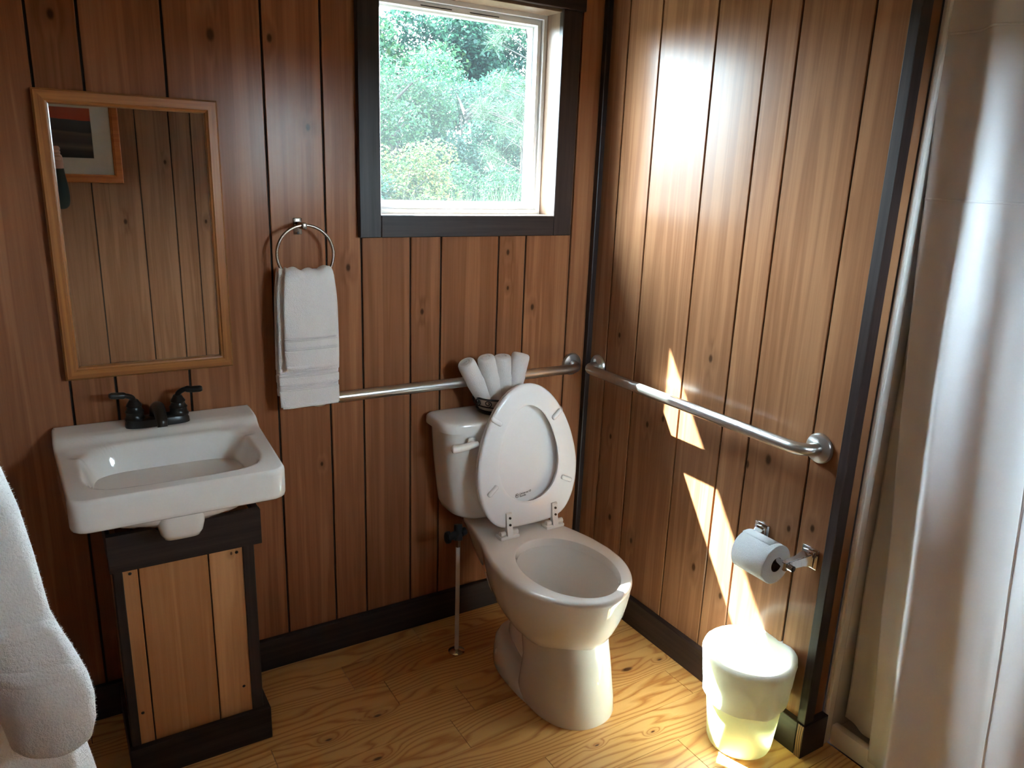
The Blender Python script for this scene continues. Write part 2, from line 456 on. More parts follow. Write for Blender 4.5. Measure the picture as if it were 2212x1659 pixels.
FILL_W = (-0.56, -0.16, 1.46, 1.82)                                # unseen opening added behind the camera to let in fill light
bm = bmesh.new()
box(bm, (XL - 0.1, YF - 0.1, 0), (FILL_W[0], YF - 0.007, ZC)); box(bm, (FILL_W[1], YF - 0.1, 0), (1.1, YF - 0.007, ZC))
box(bm, (FILL_W[0], YF - 0.1, 0), (FILL_W[1], YF - 0.007, FILL_W[2])); box(bm, (FILL_W[0], YF - 0.1, FILL_W[3]), (FILL_W[1], YF - 0.007, ZC))
wall_front = struct('wall_front', bm, M['groove'])
FX = [-2.1, -1.92, -1.74, -1.592, -1.363, -1.135, -0.9725, -0.8665, -0.662, -0.56, -0.38, -0.16, 0.0, 0.16, 0.34, 0.6, 0.98]
for a, b in zip(FX, FX[1:]):
    for z0, z1 in ([(0.0, ZC)] if b <= FILL_W[0] or a >= FILL_W[1] else [(0.0, FILL_W[2]), (FILL_W[3], ZC)]):
        struct('plank', BOX((a + G * .85, YF - 0.008, z0), (b - G * .85, YF, z1), 0.0014), M['wall_front'], wall_front)
wall_left = struct('wall_left', BOX((XL - 0.1, YF - 0.1, 0), (XL - 0.007, 0.007, ZC)), M['groove'])
LY = [0.0, -0.15, -0.38, -0.56, -0.66, -0.87, -0.97, -1.15, -1.38, -1.53, -1.63, -1.79, -1.89, -2.1, -2.2, -2.38, -2.5]
for a, b in zip(LY, LY[1:]):
    struct('plank', BOX((XL - 0.008, b + G * .85, 0), (XL, a - G * .85, ZC), 0.0014), M['wall_left'], wall_left)
ceiling = struct('ceiling', BOX((XL - 0.12, YF - 0.12, ZC), (1.1, 0.15, ZC + 0.06)), M['groove'])
cx = XL
while cx < 1.0:
    struct('plank', BOX((cx + .001, YF, ZC - 0.012), (cx + 0.138, 0.0, ZC + 0.001), 0.002), M['ceiling'], ceiling); cx += 0.14
struct('eave', BOX((-3.2, 0.13, 2.275), (2.2, 0.45, 2.40)), M['eave'])
struct('roof', BOX((-3.2, -2.9, 2.40), (2.2, 0.45, 2.46)), M['eave'])
struct('fill_baffle', BOX((-3.2, -3.75, 2.26), (2.2, -2.602, 2.40)), M['eave'])  # unseen slab added to keep the rear fill light off the floor

# pine floor, board by board
floor = struct('floor', BOX((XL - 0.1, YF - 0.1, -0.06), (1.1, 0.14, -0.012)), M['subfloor'])
ROWS = [0.0] + [-0.108 - 0.125 * k for k in range(20)]
JO = {0: [-1.65, -0.689], 1: [-1.9, -0.967, -0.02], 2: [-1.62, -0.876], 3: [-1.246, -0.696], 4: [-1.7, -0.777], 5: [-1.35, -0.08], 6: [-1.62, -0.62], 7: [-1.1, -0.26], 8: [-1.5, -0.5]}
for k, (ya, yb) in enumerate(zip(ROWS, ROWS[1:])):
    yb = max(yb, YF)
    if ya <= YF: break
    js = JO.get(k) or [-1.9 + random.random() * 0.6, -0.9 + random.random() * 0.6]
    xr = 0.0 if yb > -1.05 else 0.1035
    xs = [XL] + js + [xr]
    for a, b in zip(xs, xs[1:]):
        struct('board', BOX((a + .0009, yb + .0005, -0.014), (b - .0009, ya - .0005, 0.0)), M['floor'], floor)

# skirting, corner strips
BB = 0.1016
bm = BOX((XL, -0.02, 0), (-0.0205, 0, BB), 0.002); o = struct('baseboard_back', bm, M['trim_x'])
o = struct('baseboard_right', BOX((-0.02, -1.053, 0), (0, 0, BB), 0.002), M['trim_y'])
bm = BOX((-0.021, -1.075, 0), (0.080, -1.0535, BB + 0.001), 0.0015)
for f in bm.faces:
    if f.normal.x < -0.9: f.material_index = 1
o = obj('baseboard_end', bm, [M['trim_x'], M['trim_end']], smooth=0); o['kind'] = 'structure'
struct('baseboard_left', BOX((XL, YF, 0), (XL + 0.02, -0.021, BB), 0.002), M['trim_y'])
struct('baseboard_front', BOX((XL + 0.021, YF, 0), (0.1, YF + 0.02, BB), 0.002), M['trim_x'])
struct('trim_1', BOX((-0.0215, -0.0215, BB + 0.0005), (-0.0005, -0.0005, ZC - 0.013), 0.003, 2), M['trim_z'])
bm = bmesh.new()
box(bm, (-0.016, -1.071, BB + 0.001), (0.0, -1.046, ZC - 0.013), 0.0015)
box(bm, (-0.004, -1.071, BB + 0.001), (0.022, -1.0555, ZC - 0.013), 0.0015)
struct('trim_2', bm, M['trim_z'])

# ------------------------------------------------------------------ window
win = bpy.data.objects.new('window_1', None); COL.objects.link(win); win.location = (-0.488, 0, WZ0); win['kind'] = 'structure'
win['label'] = 'square window in dark wooden casing above the toilet'
T = 0.0225
obj('casing', BOX((-0.8485, -T, WZ0 - 0.0635), (WX0 + 0.003, -0.0005, WZ1 + 0.004), 0.002), M['trim_z'], win, smooth=0)
obj('casing', BOX((WX1 - 0.001, -T, WZ0 - 0.0635), (-0.1205, -0.0005, WZ1 + 0.004), 0.002), M['trim_z'], win, smooth=0)
obj('casing', BOX((WX0 + 0.0035, -T, WZ0 - 0.0635), (WX1 - 0.0015, -0.0005, WZ0), 0.002), M['trim_x'], win, smooth=0)
obj('casing', BOX((-0.862, -T - 0.003, WZ1 + 0.0045), (-0.107, -0.0005, WZ1 + 0.085), 0.002), M['trim_x'], win, smooth=0)
JD = 0.068
jb = 0.010
obj('jamb', BOX((WX0 - jb, -0.010, WZ0 - jb), (WX0 - 0.0008, JD + 0.05, WZ1 + jb), 0.001), M['jamb'], win, smooth=0)
obj('jamb', BOX((WX1 + 0.0008, -0.010, WZ0 - jb), (WX1 + jb, JD + 0.05, WZ1 + jb), 0.001), M['jamb'], win, smooth=0)
obj('jamb', BOX((WX0, -0.010, WZ1 - 0.004), (WX1, JD + 0.05, WZ1 + jb), 0.001), M['jamb'], win, smooth=0)
obj('sill', BOX((WX0, -0.010, WZ0 - jb), (WX1, JD + 0.05, WZ0 - 0.0005), 0.001), M['jamb'], win, smooth=0)
def sash(name, x0, x1, z0, z1, y0, y1, w, steps, parent):
    bm = bmesh.new()
    prof = steps
    rings = []
    for (ins, y) in prof:
        rings.append([(x0 + ins, y, z0 + ins), (x1 - ins, y, z0 + ins), (x1 - ins, y, z1 - ins), (x0 + ins, y, z1 - ins)])
    rings.append(rings[0])
    loft(bm, rings); fix(bm)
    return obj(name, bm, M['vinyl'], parent, smooth=0)
fr_ = sash('window_frame', WX0, WX1, WZ0, WZ1 - 0.004, 0, 0, 0, [(0.0, 0.068), (0.012, 0.068), (0.013, 0.082), (0.018, 0.082), (0.019, 0.076), (0.030, 0.076), (0.031, 0.096), (0.036, 0.098), (0.036, 0.125), (0.0, 0.125)], win)
obj('pane', BOX((WX0 + 0.034, 0.1015, WZ0 + 0.034), (WX1 - 0.034, 0.1045, WZ1 - 0.038)), M['glass'], win, smooth=0)
for xa, xb in ((-0.62, -0.52), (-0.46, -0.36)):
    obj('weep_slot', BOX((xa, 0.0752, WZ1 - 0.0290), (xb, 0.0765, WZ1 - 0.0265)), M['black'], win, smooth=0)

fill_win = bpy.data.objects.new('fill_window', None); COL.objects.link(fill_win); fill_win.location = (-0.36, YF, FILL_W[2]); fill_win['kind'] = 'structure'  # made-up window, added to brighten the surfaces facing the room
for lo, hi, mm in (((FILL_W[0] - .06, YF + .0005, FILL_W[2] - .06), (FILL_W[0], YF + .02, FILL_W[3] + .06), 'trim_z'), ((FILL_W[1], YF + .0005, FILL_W[2] - .06), (FILL_W[1] + .06, YF + .02, FILL_W[3] + .06), 'trim_z'), ((FILL_W[0], YF + .0005, FILL_W[2] - .06), (FILL_W[1], YF + .02, FILL_W[2]), 'trim_x'), ((FILL_W[0], YF + .0005, FILL_W[3]), (FILL_W[1], YF + .02, FILL_W[3] + .06), 'trim_x')):
    obj('casing', BOX(lo, hi, 0.001), M[mm], fill_win, smooth=0)
obj('pane', BOX((FILL_W[0], YF - 0.062, FILL_W[2]), (FILL_W[1], YF - 0.059, FILL_W[3])), M['glass'], fill_win, smooth=0)

# ------------------------------------------------------------------ shower alcove
bm = bmesh.new()
box(bm, (0.108, -1.062, 0.0), (XS, -1.040, ZC)); box(bm, (0.079, -1.072, 0.0), (0.112, -1.056, ZC), 0.006, 2)
box(bm, (XS, YS, 0.0), (XS + 0.02, -1.04, ZC)); box(bm, (0.108, YS - 0.02, 0.0), (XS, YS, ZC))
struct('wall_shower', bm, M['stall'])
pan = thing('shower_tray', 'white moulded shower tray with raised threshold behind the curtain', 'shower tray', (0.5, -1.7, 0))
bm = bmesh.new()
box(bm, (0.104, YS, 0.0), (0.130, -1.0725, 0.062), 0.006, 2); box(bm, (0.130, YS + 0.001, 0.0), (XS - 0.001, -1.0625, 0.03), 0.003)
obj('basin', bm, M['stall'], pan)
rod = thing('curtain_rod', 'steel shower rod carrying the white curtains', 'curtain rod', (0.085, -1.7, 2.02))
bm = bmesh.new(); tube(bm, [(0.085, YF + 0.001, 2.02), (0.085, -1.0565, 2.02)], 0.0125, 16); obj('rod', bm, M['steel'], rod)
bm = bmesh.new(); lathe(bm, [(0.028, 0), (0.028, -0.008), (0.014, -0.012)], (0.085, -1.0562, 2.02), 20, 'y'); obj('flange', bm, M['steel'], rod)

def curtain(name, label, mat, x0, yl, yr, nf, amp, z0, z1, seams=(), ph=0.0, drift=0.0, nu=260, nv=40, rings=True, hem=False):
    t = thing(name, label, 'curtain', (x0, (yl(1.0) + yr) / 2, z0))
    rr = []
    for j in range(nv + 1):
        z = z0 + (z1 - z0) * j / nv
        hgt = (z - z0) / (z1 - z0)
        row = []
        for i in range(nu + 1):
            s = i / nu
            y = yl(z) + (yr - yl(z)) * s
            k = nf * s * 2 * PI + ph + 0.5 * math.sin(5.1 * s + ph) + drift * (1 - hgt) * math.sin(3 * s * PI + 1)
            a = amp * (0.75 + 0.35 * math.sin(9.7 * s + ph * 2)) * (1.0 - 0.25 * hgt)
            x = x0 + a * (math.sin(k) + 0.28 * math.sin(2 * k + 1.3 + hgt)) + 0.006 * nz(s * 9, z * 1.7, ph)
            y += 0.35 * a * math.cos(k) + 0.004 * nz(s * 14, z * 3, 5 + ph)
            x += 0.0016 * nz(s * 40, z * 9, 2)
            row.append((x, y, z))
        rr.append(row)
    bm = bmesh.new(); loft(bm, rr, closed=False); fix(bm)
    c = obj('fabric', bm, mat, t, smooth=60)
    md = c.modifiers.new('thick', 'SOLIDIFY'); md.thickness = 0.0012; md.offset = 0
    for zs in seams:
        bm = bmesh.new()
        rows = []
        for dz in (-0.003, 0.003):
            hgt = (zs + dz - z0) / (z1 - z0); jj = hgt * nv; j0 = int(jj); fr2 = jj - j0
            rows.append([tuple(Vector(rr[j0][i]).lerp(Vector(rr[j0 + 1][i]), fr2) + Vector((-0.0012, 0, 0))) for i in range(nu + 1)])
        loft(bm, rows, closed=False); fix(bm)
        sm = obj('seam', bm, mat, c, smooth=60); sm.modifiers.new('thick', 'SOLIDIFY').thickness = 0.001
    if hem:
        bm = bmesh.new(); tube(bm, [rr[j][0] for j in range(0, nv + 1)], 0.0035, 8); obj('hem', bm, mat, c)
    if rings:
        for q in range(10):
            i = int((q + 0.5) * nu / 10); x, y, z = rr[-1][i]
            bm = bmesh.new()
            pts = [(0.085 + 0.021 * math.sin(a), y, 2.006 + 0.027 * math.cos(a)) for a in np.linspace(0, 2 * PI, 21)]
            tube(bm, pts, 0.0022, 6, False); obj('ring', bm, M['steel'], t)
    return t
curtain('shower_curtain', 'white fabric shower curtain hanging in front of the shower, behind the hemmed one', M['curtain'],
        0.080, lambda z: np.interp(z, [0.05, 0.24, 1.0, 1.88], [-1.19, -1.178, -1.115, -1.062]), -2.00, 4.5, 0.026, 0.035, 1.985, (1.478, 1.822), 0.4, 1.2)
curtain('shower_curtain', 'second white shower curtain with a hemmed edge at the right of the photo', M['curtain'],
        0.040, lambda z: np.interp(z, [0.05, 0.26, 0.92, 1.88], [-1.485, -1.472, -1.425, -1.36]), -2.38, 4.0, 0.020, 0.05, 1.985, (1.478, 1.822), 2.0, 0.7, 200, 40, False, True)
curtain('shower_liner', 'cream inner shower liner hanging inside the tray by the wall', M['liner'],
        0.142, lambda z: np.interp(z, [0.06, 0.5, 1.2, 1.9], [-1.078, -1.070, -1.066, -1.066]), -2.2, 6, 0.012, 0.075, 1.985, (), 1.1, 0.5, 200, 40, False)

# ------------------------------------------------------------------ toilet
TX = -0.42
toi = thing('toilet', 'white two piece toilet with raised seat between window wall and grab bar', 'toilet', (TX, -0.4, 0))
RIM_Y = [-0.03, -0.10, -0.14, -0.257, -0.309, -0.3885, -0.47, -0.5375, -0.575, -0.61, -0.64, -0.66, -0.685, -0.71, -0.720, -0.7265]
RIM_W = [0.108, 0.113, 0.119, 0.143, 0.162, 0.182, 0.1895, 0.184, 0.174, 0.159, 0.140, 0.124, 0.096, 0.055, 0.034, 0.0]
NB = 96
def radial(poly, c, n=NB):
    """resample a closed outline by angle about c"""
    P = np.array(poly) - np.array(c)
    out = []
    for k in range(n):
        a = 2 * PI * k / n; d = np.array((math.cos(a), math.sin(a))); best = 0
        for i in range(len(P)):
            p, q = P[i], P[(i + 1) % len(P)]; e = q - p
            det = d[0] * (-e[1]) + e[0] * d[1]
            if abs(det) < 1e-12: continue
            t = (p[0] * (-e[1]) + e[0] * p[1]) / det; s = (d[0] * p[1] - d[1] * p[0]) / det
            if -1e-9 <= s <= 1 + 1e-9 and t > best: best = t
        out.append(np.array(c) + d * best)
    return np.array(out)
def smooth_ring(R, k=2):
    for _ in range(k): R = (np.roll(R, 1, 0) + 2 * R + np.roll(R, -1, 0)) / 4
    return R
poly = [(TX + w_, y_) for y_, w_ in zip(RIM_Y, RIM_W)] + [(TX - w_, y_) for y_, w_ in list(zip(RIM_Y, RIM_W))[::-1][1:]]
CB = (TX, -0.48)
RIM = smooth_ring(radial(poly, CB), 1)
def egg(cx_, y0, y1, hw, yw, n=NB, pw=2.0, pb=2.0, c=CB):
    """egg outline from back y0 to front y1 with its widest point at yw"""
    out = []
    for k in range(n):
        a = 2 * PI * k / n
        ca, sa = math.cos(a), math.sin(a)
        pwr = pb if sa > 0 else pw
        ly = (y0 - yw) if sa > 0 else (yw - y1)
        r = (abs(ca / hw) ** pwr + abs(sa / ly) ** pwr) ** (-1 / pwr)
        out.append((cx_ + r * ca, yw + r * sa))
    return np.array(out)
HOLE = egg(TX + 0.006, -0.3225, -0.690, 0.1355, -0.50)
def ring3(R, z): return [(float(x), float(y), z) for x, y in R]
def shrink(R, s, sy=None, c=CB):
    sy = sy or s
    return np.array([(c[0] + (x - c[0]) * s, c[1] + (y - c[1]) * sy) for x, y in R])
Z0 = 0.405
bm = bmesh.new()
inset = lambda R, d, c=CB: np.array([np.array(p) - (np.array(p) - np.array(c)) / max(1e-6, np.linalg.norm(np.array(p) - np.array(c))) * d for p in R])
def back_pull(R, amt):
    # lower sections: the narrow deck end recedes towards the bowl
    return np.array([(x, y - amt * max(0.0, (y + 0.30) / 0.27)) for x, y in R])
outer = []
for z, s, bp in ((0.165, 0.42, 0.16), (0.178, 0.52, 0.15), (0.195, 0.625, 0.14), (0.215, 0.72, 0.125), (0.24, 0.805, 0.105), (0.27, 0.877, 0.085), (0.305, 0.932, 0.06), (0.34, 0.967, 0.035), (0.368, 0.986, 0.012), (0.386, 0.996, 0.0)):
    outer.append(ring3(back_pull(shrink(RIM, s, s), bp), z))
for z, d in ((0.393, 0.0), (0.399, 0.0015), (0.403, 0.005), (Z0, 0.011)):
    outer.append(ring3(inset(RIM, d), z))
inner = [ring3(shrink(HOLE, 1.02, 1.02, (TX + .006, -0.5)), Z0), ring3(HOLE, 0.4035), ring3(shrink(HOLE, 0.985, 0.985, (TX + .006, -0.5)), 0.398),
         ring3(shrink(HOLE, 0.968, 0.968, (TX + .006, -0.5)), 0.384), ring3(shrink(HOLE, 0.972, 0.972, (TX + .006, -0.5)), 0.380), ring3(shrink(HOLE, 1.03, 1.02, (TX + .006, -0.5)), 0.376)]
for z, s, cy in ((0.345, 0.98, -0.498), (0.31, 0.90, -0.492), (0.275, 0.77, -0.483), (0.24, 0.60, -0.472), (0.215, 0.46, -0.462), (0.195, 0.34, -0.455), (0.175, 0.26, -0.45)):
    R = shrink(HOLE, s, s * 0.97, (TX + .006, -0.5)); R[:, 1] += (cy + 0.5); inner.append(ring3(R, z))
loft(bm, outer + inner, True, True, True)
fix(bm)
obj('bowl', bm, M['ceramic'], toi, smooth=40)
bm = bmesh.new()
# pedestal: front column
col_ = []
for z, hw, y0, y1 in ((0.0, 0.124, -0.42, -0.7075), (0.008, 0.126, -0.42, -0.7085), (0.05, 0.122, -0.425, -0.704), (0.12, 0.114, -0.43, -0.693), (0.18, 0.109, -0.40, -0.680), (0.215, 0.107, -0.36, -0.668), (0.250, 0.105, -0.335, -0.650)):
    col_.append(ring3(egg(TX - 0.006, y0, y1, hw, -0.545, NB, 2.25, 3.2), z))
loft(bm, col_, True, True, False)
# foot plinth
pl = []
footh = lambda y: interp(y, [-0.50, -0.45, -0.36, -0.24], [0.022, 0.032, 0.085, 0.098])
for f_, d in ((0.0, 0.0), (0.06, -0.002), (0.55, 0.001), (0.80, 0.006), (0.95, 0.016), (1.0, 0.032), (0.98, 0.05)):
    pl.append([(x, y, f_ * footh(y)) for x, y in inset(egg(TX - 0.010, -0.235, -0.66, 0.124, -0.44, NB, 2.6, 2.4), d)])
loft(bm, pl, True, True, True)
# hidden trapway between the foot and the bowl, with the rear upright
tr_ = []
for z, hw, y0, y1 in ((0.03, 0.070, -0.262, -0.47), (0.07, 0.070, -0.262, -0.47), (0.11, 0.069, -0.265, -0.47), (0.15, 0.070, -0.275, -0.47), (0.185, 0.078, -0.270, -0.45), (0.205, 0.095, -0.255, -0.42), (0.225, 0.111, -0.235, -0.385), (0.25, 0.121, -0.215, -0.36), (0.285, 0.124, -0.195, -0.345), (0.315, 0.122, -0.175, -0.335), (0.345, 0.116, -0.15, -0.325), (0.375, 0.11, -0.12, -0.315), (0.392, 0.104, -0.10, -0.31)):
    tr_.append(ring3(egg(TX, y0, y1, hw, (y0 + y1) / 2, NB, 2.6, 2.2), z))
loft(bm, tr_, True, True, False)
fix(bm)
obj('pedestal', bm, M['ceramic'], toi, smooth=42)
bm = bmesh.new(); lathe(bm, [(0.016, 0.0), (0.015, 0.010), (0.009, 0.017), (0.0, 0.019)], (TX - 0.109, -0.335, 0.048), 20); fix(bm)
obj('bolt_cap', bm, M['ceramic'], toi)
bm = bmesh.new(); lathe(bm, [(0.0, 0.0), (0.055, 0.0)], (TX + .004, -0.458, 0.205), 40)
for v in bm.verts: v.co.y = -0.458 + (v.co.y + 0.458) * 1.3
obj('water', bm, M['water'], toi)
# tank
def tank_ring(hw, yf, yb, z, bow, ch, n=14):
    """plan of the tank: flat back, bowed front with chamfered corners"""
    P = [(TX - hw, yb)]
    P.append((TX - hw - 0.0, yf + ch * 1.2))
    for k in range(n + 1):
        s = -1 + 2 * k / n
        P.append((TX + s * (hw - ch), yf - bow * (1 - s * s)))
    P.append((TX + hw, yf + ch * 1.2)); P.append((TX + hw, yb))
    return radial(P, (TX, -0.10), NB)
bm = bmesh.new()
sec = []
for z, hw, yf, ch in ((0.424, 0.135, -0.140, 0.03), (0.430, 0.155, -0.150, 0.03), (0.444, 0.172, -0.156, 0.03), (0.47, 0.183, -0.160, 0.028), (0.52, 0.190, -0.163, 0.026), (0.62, 0.201, -0.165, 0.024), (0.738, 0.210, -0.166, 0.022)):
    sec.append(ring3(smooth_ring(tank_ring(hw, yf, -0.014, z, 0.020, ch), 2), z))
loft(bm, sec, True, True, True); fix(bm)
obj('tank', bm, M['ceramic'], toi, smooth=40)
bm = bmesh.new()
sec = []
for z, d in ((0.730, 0.010), (0.731, 0.001), (0.737, 0.0), (0.752, 0.0), (0.758, 0.0025), (0.7615, 0.007), (0.763, 0.014), (0.764, 0.05)):
    sec.append(ring3(inset(smooth_ring(tank_ring(0.2235, -0.172, -0.010, z, 0.022, 0.024), 1), d, (TX, -0.10)), z))
loft(bm, sec, True, True, True); fix(bm)
obj('tank_lid', bm, M['ceramic'], toi, smooth=40)
bm = bmesh.new()
lathe(bm, [(0.017, 0.0), (0.017, -0.006), (0.010, -0.010), (0.008, -0.022)], (TX - 0.143, -0.182, 0.703), 20, 'y')
pts = bez([(TX - 0.156, -0.206, 0.703), (TX - 0.180, -0.209, 0.7015), (TX - 0.204, -0.207, 0.6995), (TX - 0.222, -0.200, 0.699)], 6)
tube(bm, [(TX - 0.134, -0.204, 0.703)] + pts, [0.009] + list(np.linspace(0.011, 0.0135, len(pts) - 3)) + [0.013, 0.010, 0.004], 14)
fix(bm)
obj('flush_lever', bm, M['ceramic'], toi)
# seat and lid, both raised and leaning on the tank
SXC = -0.392; LK = 0.12; HY, HZ = -0.272, 0.420
sv = Vector((0, LK, 1)).normalized(); sn = Vector((0, -1, LK)).normalized()          # up along the seat, out of the seat
def sp(a, t, d): return Vector((SXC, HY, HZ)) + Vector((a, 0, 0)) + sv * t + sn * d
SO = [(0.0, 0.4655), (0.035, 0.459), (0.070, 0.440), (0.108, 0.402), (0.140, 0.350), (0.163, 0.296), (0.179, 0.236), (0.184, 0.185), (0.180, 0.135), (0.168, 0.090), (0.146, 0.048), (0.124, 0.026), (0.098, 0.014), (0.05, 0.011), (0.0, 0.010)]
SO = SO + [(-a, t) for a, t in SO[::-1][1:-1]]
SI = [(0.0, 0.399), (0.03, 0.389), (0.058, 0.362), (0.085, 0.316), (0.104, 0.256), (0.110, 0.205), (0.102, 0.158), (0.080, 0.120), (0.045, 0.096), (0.0, 0.087)]
SI = SI + [(-a, t) for a, t in SI[::-1][1:-1]]
SC_ = (0.0, 0.235)
so = smooth_ring(radial(SO, SC_), 3); si = smooth_ring(radial(SI, SC_), 3)
def off2(R, d):
    return np.array([p + (p - np.array(SC_)) / np.linalg.norm(p - np.array(SC_)) * d for p in R])
def sring(R, d): return [sp(float(a), float(t), d) for a, t in R]
bm = bmesh.new()
prof = [(si, 0.0, 0.004), (si, 0.002, -0.001), (si, 0.006, -0.013), (si, 0.010, -0.0155), (so, -0.006, -0.014), (so, -0.001, -0.009), (so, 0.0, -0.004), (so, -0.003, 0.0005), (so, -0.010, 0.003), (si, 0.010, 0.006), (si, 0.004, 0.0062), (si, 0.0, 0.004)]
loft(bm, [sring(off2(R, e), d) for R, e, d in prof]); fix(bm)
seat = obj('seat', bm, M['seat'], toi, smooth=50)
for (a, t, rot) in ((-0.117, 0.360, -0.62), (0.103, 0.354, 0.70), (0.136, 0.138, -0.46), (-0.137, 0.146, 0.70)):
    bm = bmesh.new(); box(bm, (-0.022, -0.0075, 0), (0.022, 0.0075, 0.012), 0.006, 3)
    for v in bm.verts:
        x_, y_, z_ = v.co; c, s = math.cos(rot), math.sin(rot)
        v.co = sp(a + x_ * c - y_ * s, t + x_ * s + y_ * c, 0.002 + z_)
    fix(bm); obj('bumper', bm, M['seat'], seat, smooth=50)
bm = bmesh.new()
LO_ = off2(so, -0.003)
prof = [(0.30, -0.0285), (0.62, -0.0275), (0.80, -0.024), (0.93, -0.0185), (0.985, -0.0165), (1.0, -0.019), (0.995, -0.024), (0.94, -0.0285), (0.7, -0.0335), (0.3, -0.0355)]
rings = []
for s, d in prof:
    rings.append([sp(SC_[0] + (a - SC_[0]) * s, SC_[1] + (t - SC_[1]) * s, d) for a, t in LO_])
loft(bm, rings, True, True, True); fix(bm)
lid = obj('lid', bm, M['seat'], toi, smooth=50)
for hx, sg in ((-0.083, 1), (0.087, 1)):
    bm = bmesh.new()
    pts = []
    box(bm, (hx - 0.010, 0, 0), (hx + 0.010, 1, 1))
    bm.clear()
    prof2 = [(-0.006, 0.016), (0.022, 0.012), (0.062, 0.011), (0.066, 0.008), (0.066, 0.002), (0.030, 0.001), (0.0, -0.004), (-0.010, 0.004)]
    loft(bm, [[sp(hx + e, t, d) for t, d in prof2] for e in (-0.010, 0.010)], True, True, True); fix(bm)
    hg = obj('hinge', bm, M['hinge'], seat, smooth=30)
    for t in (0.028, 0.050):
        bm = bmesh.new()
        ctr = sp(hx + 0.001, t, 0.0135)
        ring = [ctr + Vector((math.cos(a), 0, 0)) * 0.0038 + sv * math.sin(a) * 0.0038 for a in np.linspace(0, 2 * PI, 13)[:-1]]
        ring2 = [p + sn * 0.0012 for p in ring]
        loft(bm, [[p - sn * 0.003 for p in ring], ring2], True, True, True); fix(bm)
        obj('screw', bm, M['screw'], seat)
    bm = bmesh.new()
    box(bm, (SXC + hx - 0.034, HY - 0.016, Z0 - 0.001), (SXC + hx + 0.034, HY + 0.020, Z0 + 0.010), 0.003, 2)
    tube(bm, [(SXC + hx - 0.030, HY - 0.002, HZ + 0.001), (SXC + hx - 0.013, HY - 0.002, HZ + 0.001)], 0.0085, 14)
    tube(bm, [(SXC + hx + 0.013, HY - 0.002, HZ + 0.001), (SXC + hx + 0.032, HY - 0.002, HZ + 0.001)], 0.0085, 14)
    fix(bm); obj('hinge_base', bm, M['hinge'], toi, smooth=40)
# printed mark on the inside of the lid
def text_mesh(s, size):
    cu = bpy.data.curves.new('t', 'FONT'); cu.body = s; cu.size = size; cu.extrude = 0.0; cu.offset = 0.018 * size
    to = bpy.data.objects.new('t', cu); COL.objects.link(to)
    dg = bpy.context.evaluated_depsgraph_get(); dg.update()
    me = bpy.data.meshes.new_from_object(to.evaluated_get(dg))
    V = [v.co.copy() for v in me.vertices]; Fc = [tuple(p.vertices) for p in me.polygons]
    bpy.data.objects.remove(to); bpy.data.meshes.remove(me)
    return V, Fc
bm = bmesh.new()
def put_text(s, size, a0, t0, rot=0.10, shear=0.2, d=-0.0262):
    V, Fc = text_mesh(s, size)
    vs = []
    for v in V:
        x_, y_ = v.x + shear * v.y, v.y
        vs.append(bm.verts.new(sp(a0 + x_ * math.cos(rot) - y_ * math.sin(rot), t0 + x_ * math.sin(rot) + y_ * math.cos(rot), d)))
    for f in Fc:
        try: bm.faces.new([vs[i] for i in f])
        except ValueError: pass
put_text('Universal \u00ae', 0.0090, -0.022, 0.1035)
put_text('Rundle', 0.0080, -0.021, 0.0960)
for r0, r1 in ((0.0068, 0.0054),):
    n = 24; A = []; B = []
    for k in range(n):
        a = 2 * PI * k / n
        A.append(bm.verts.new(sp(-0.031 + r0 * math.cos(a), 0.1025 + r0 * math.sin(a), -0.0262)))
        B.append(bm.verts.new(sp(-0.031 + r1 * math.cos(a) + 0.0003, 0.1025 + r1 * math.sin(a), -0.0262)))
    for k in range(n): bm.faces.new((A[k], A[(k + 1) % n], B[(k + 1) % n], B[k]))
bolt = [(-0.0025, 0.0028), (0.0005, 0.0036), (0.0000, 0.0010), (0.0026, 0.0012), (-0.0010, -0.0040), (-0.0003, -0.0010), (-0.0028, -0.0010)]
bm.faces.new([bm.verts.new(sp(-0.031 + a, 0.1025 + b, -0.0262)) for a, b in bolt])
obj('printed_mark', bm, M['ink'], lid, smooth=0, label='small black printed maker mark inside the lid')
# supply valve and tube
sup = thing('water_supply', 'pale supply tube with black valve rising from floor to tank', 'water pipe', (-0.6135, -0.205, 0))
bm = bmesh.new(); tube(bm, bez([(-0.6135, -0.205, 0.006), (-0.610, -0.198, 0.13), (-0.604, -0.186, 0.26), (-0.598, -0.172, 0.366)], 8), 0.0068, 14); obj('supply_tube', bm, M['pipe'], sup)
bm = bmesh.new(); lathe(bm, [(0.009, 0.0), (0.0095, 0.018), (0.0085, 0.026)], (-0.5985, -0.173, 0.356), 6); fix(bm); obj('coupling_nut', bm, M['nickel'], sup, smooth=20)
bm = bmesh.new()
tube(bm, [(-0.5975, -0.172, 0.378), (-0.592, -0.160, 0.425)], [0.014, 0.013], 16)
tube(bm, [(-0.630, -0.176, 0.397), (-0.588, -0.166, 0.400)], 0.0115, 14)
tube(bm, [(-0.585, -0.166, 0.398), (-0.568, -0.164, 0.400)], [0.014, 0.0125], 14)
fix(bm); obj('valve_body', bm, M['black'], sup)
bm = bmesh.new()
rings = []
for d, r in ((0.0, 0.010), (0.003, 0.0195), (0.012, 0.0205), (0.016, 0.017)):
    rings.append([(-0.627 - d, -0.176 + r * (1 + 0.05 * math.cos(8 * a)) * math.sin(a) * 0.75, 0.397 + r * (1 + 0.05 * math.cos(8 * a)) * math.cos(a)) for a in np.linspace(0, 2 * PI, 33)[:-1]])
loft(bm, rings, True, True, True); fix(bm); obj('valve_handle', bm, M['black'], sup)
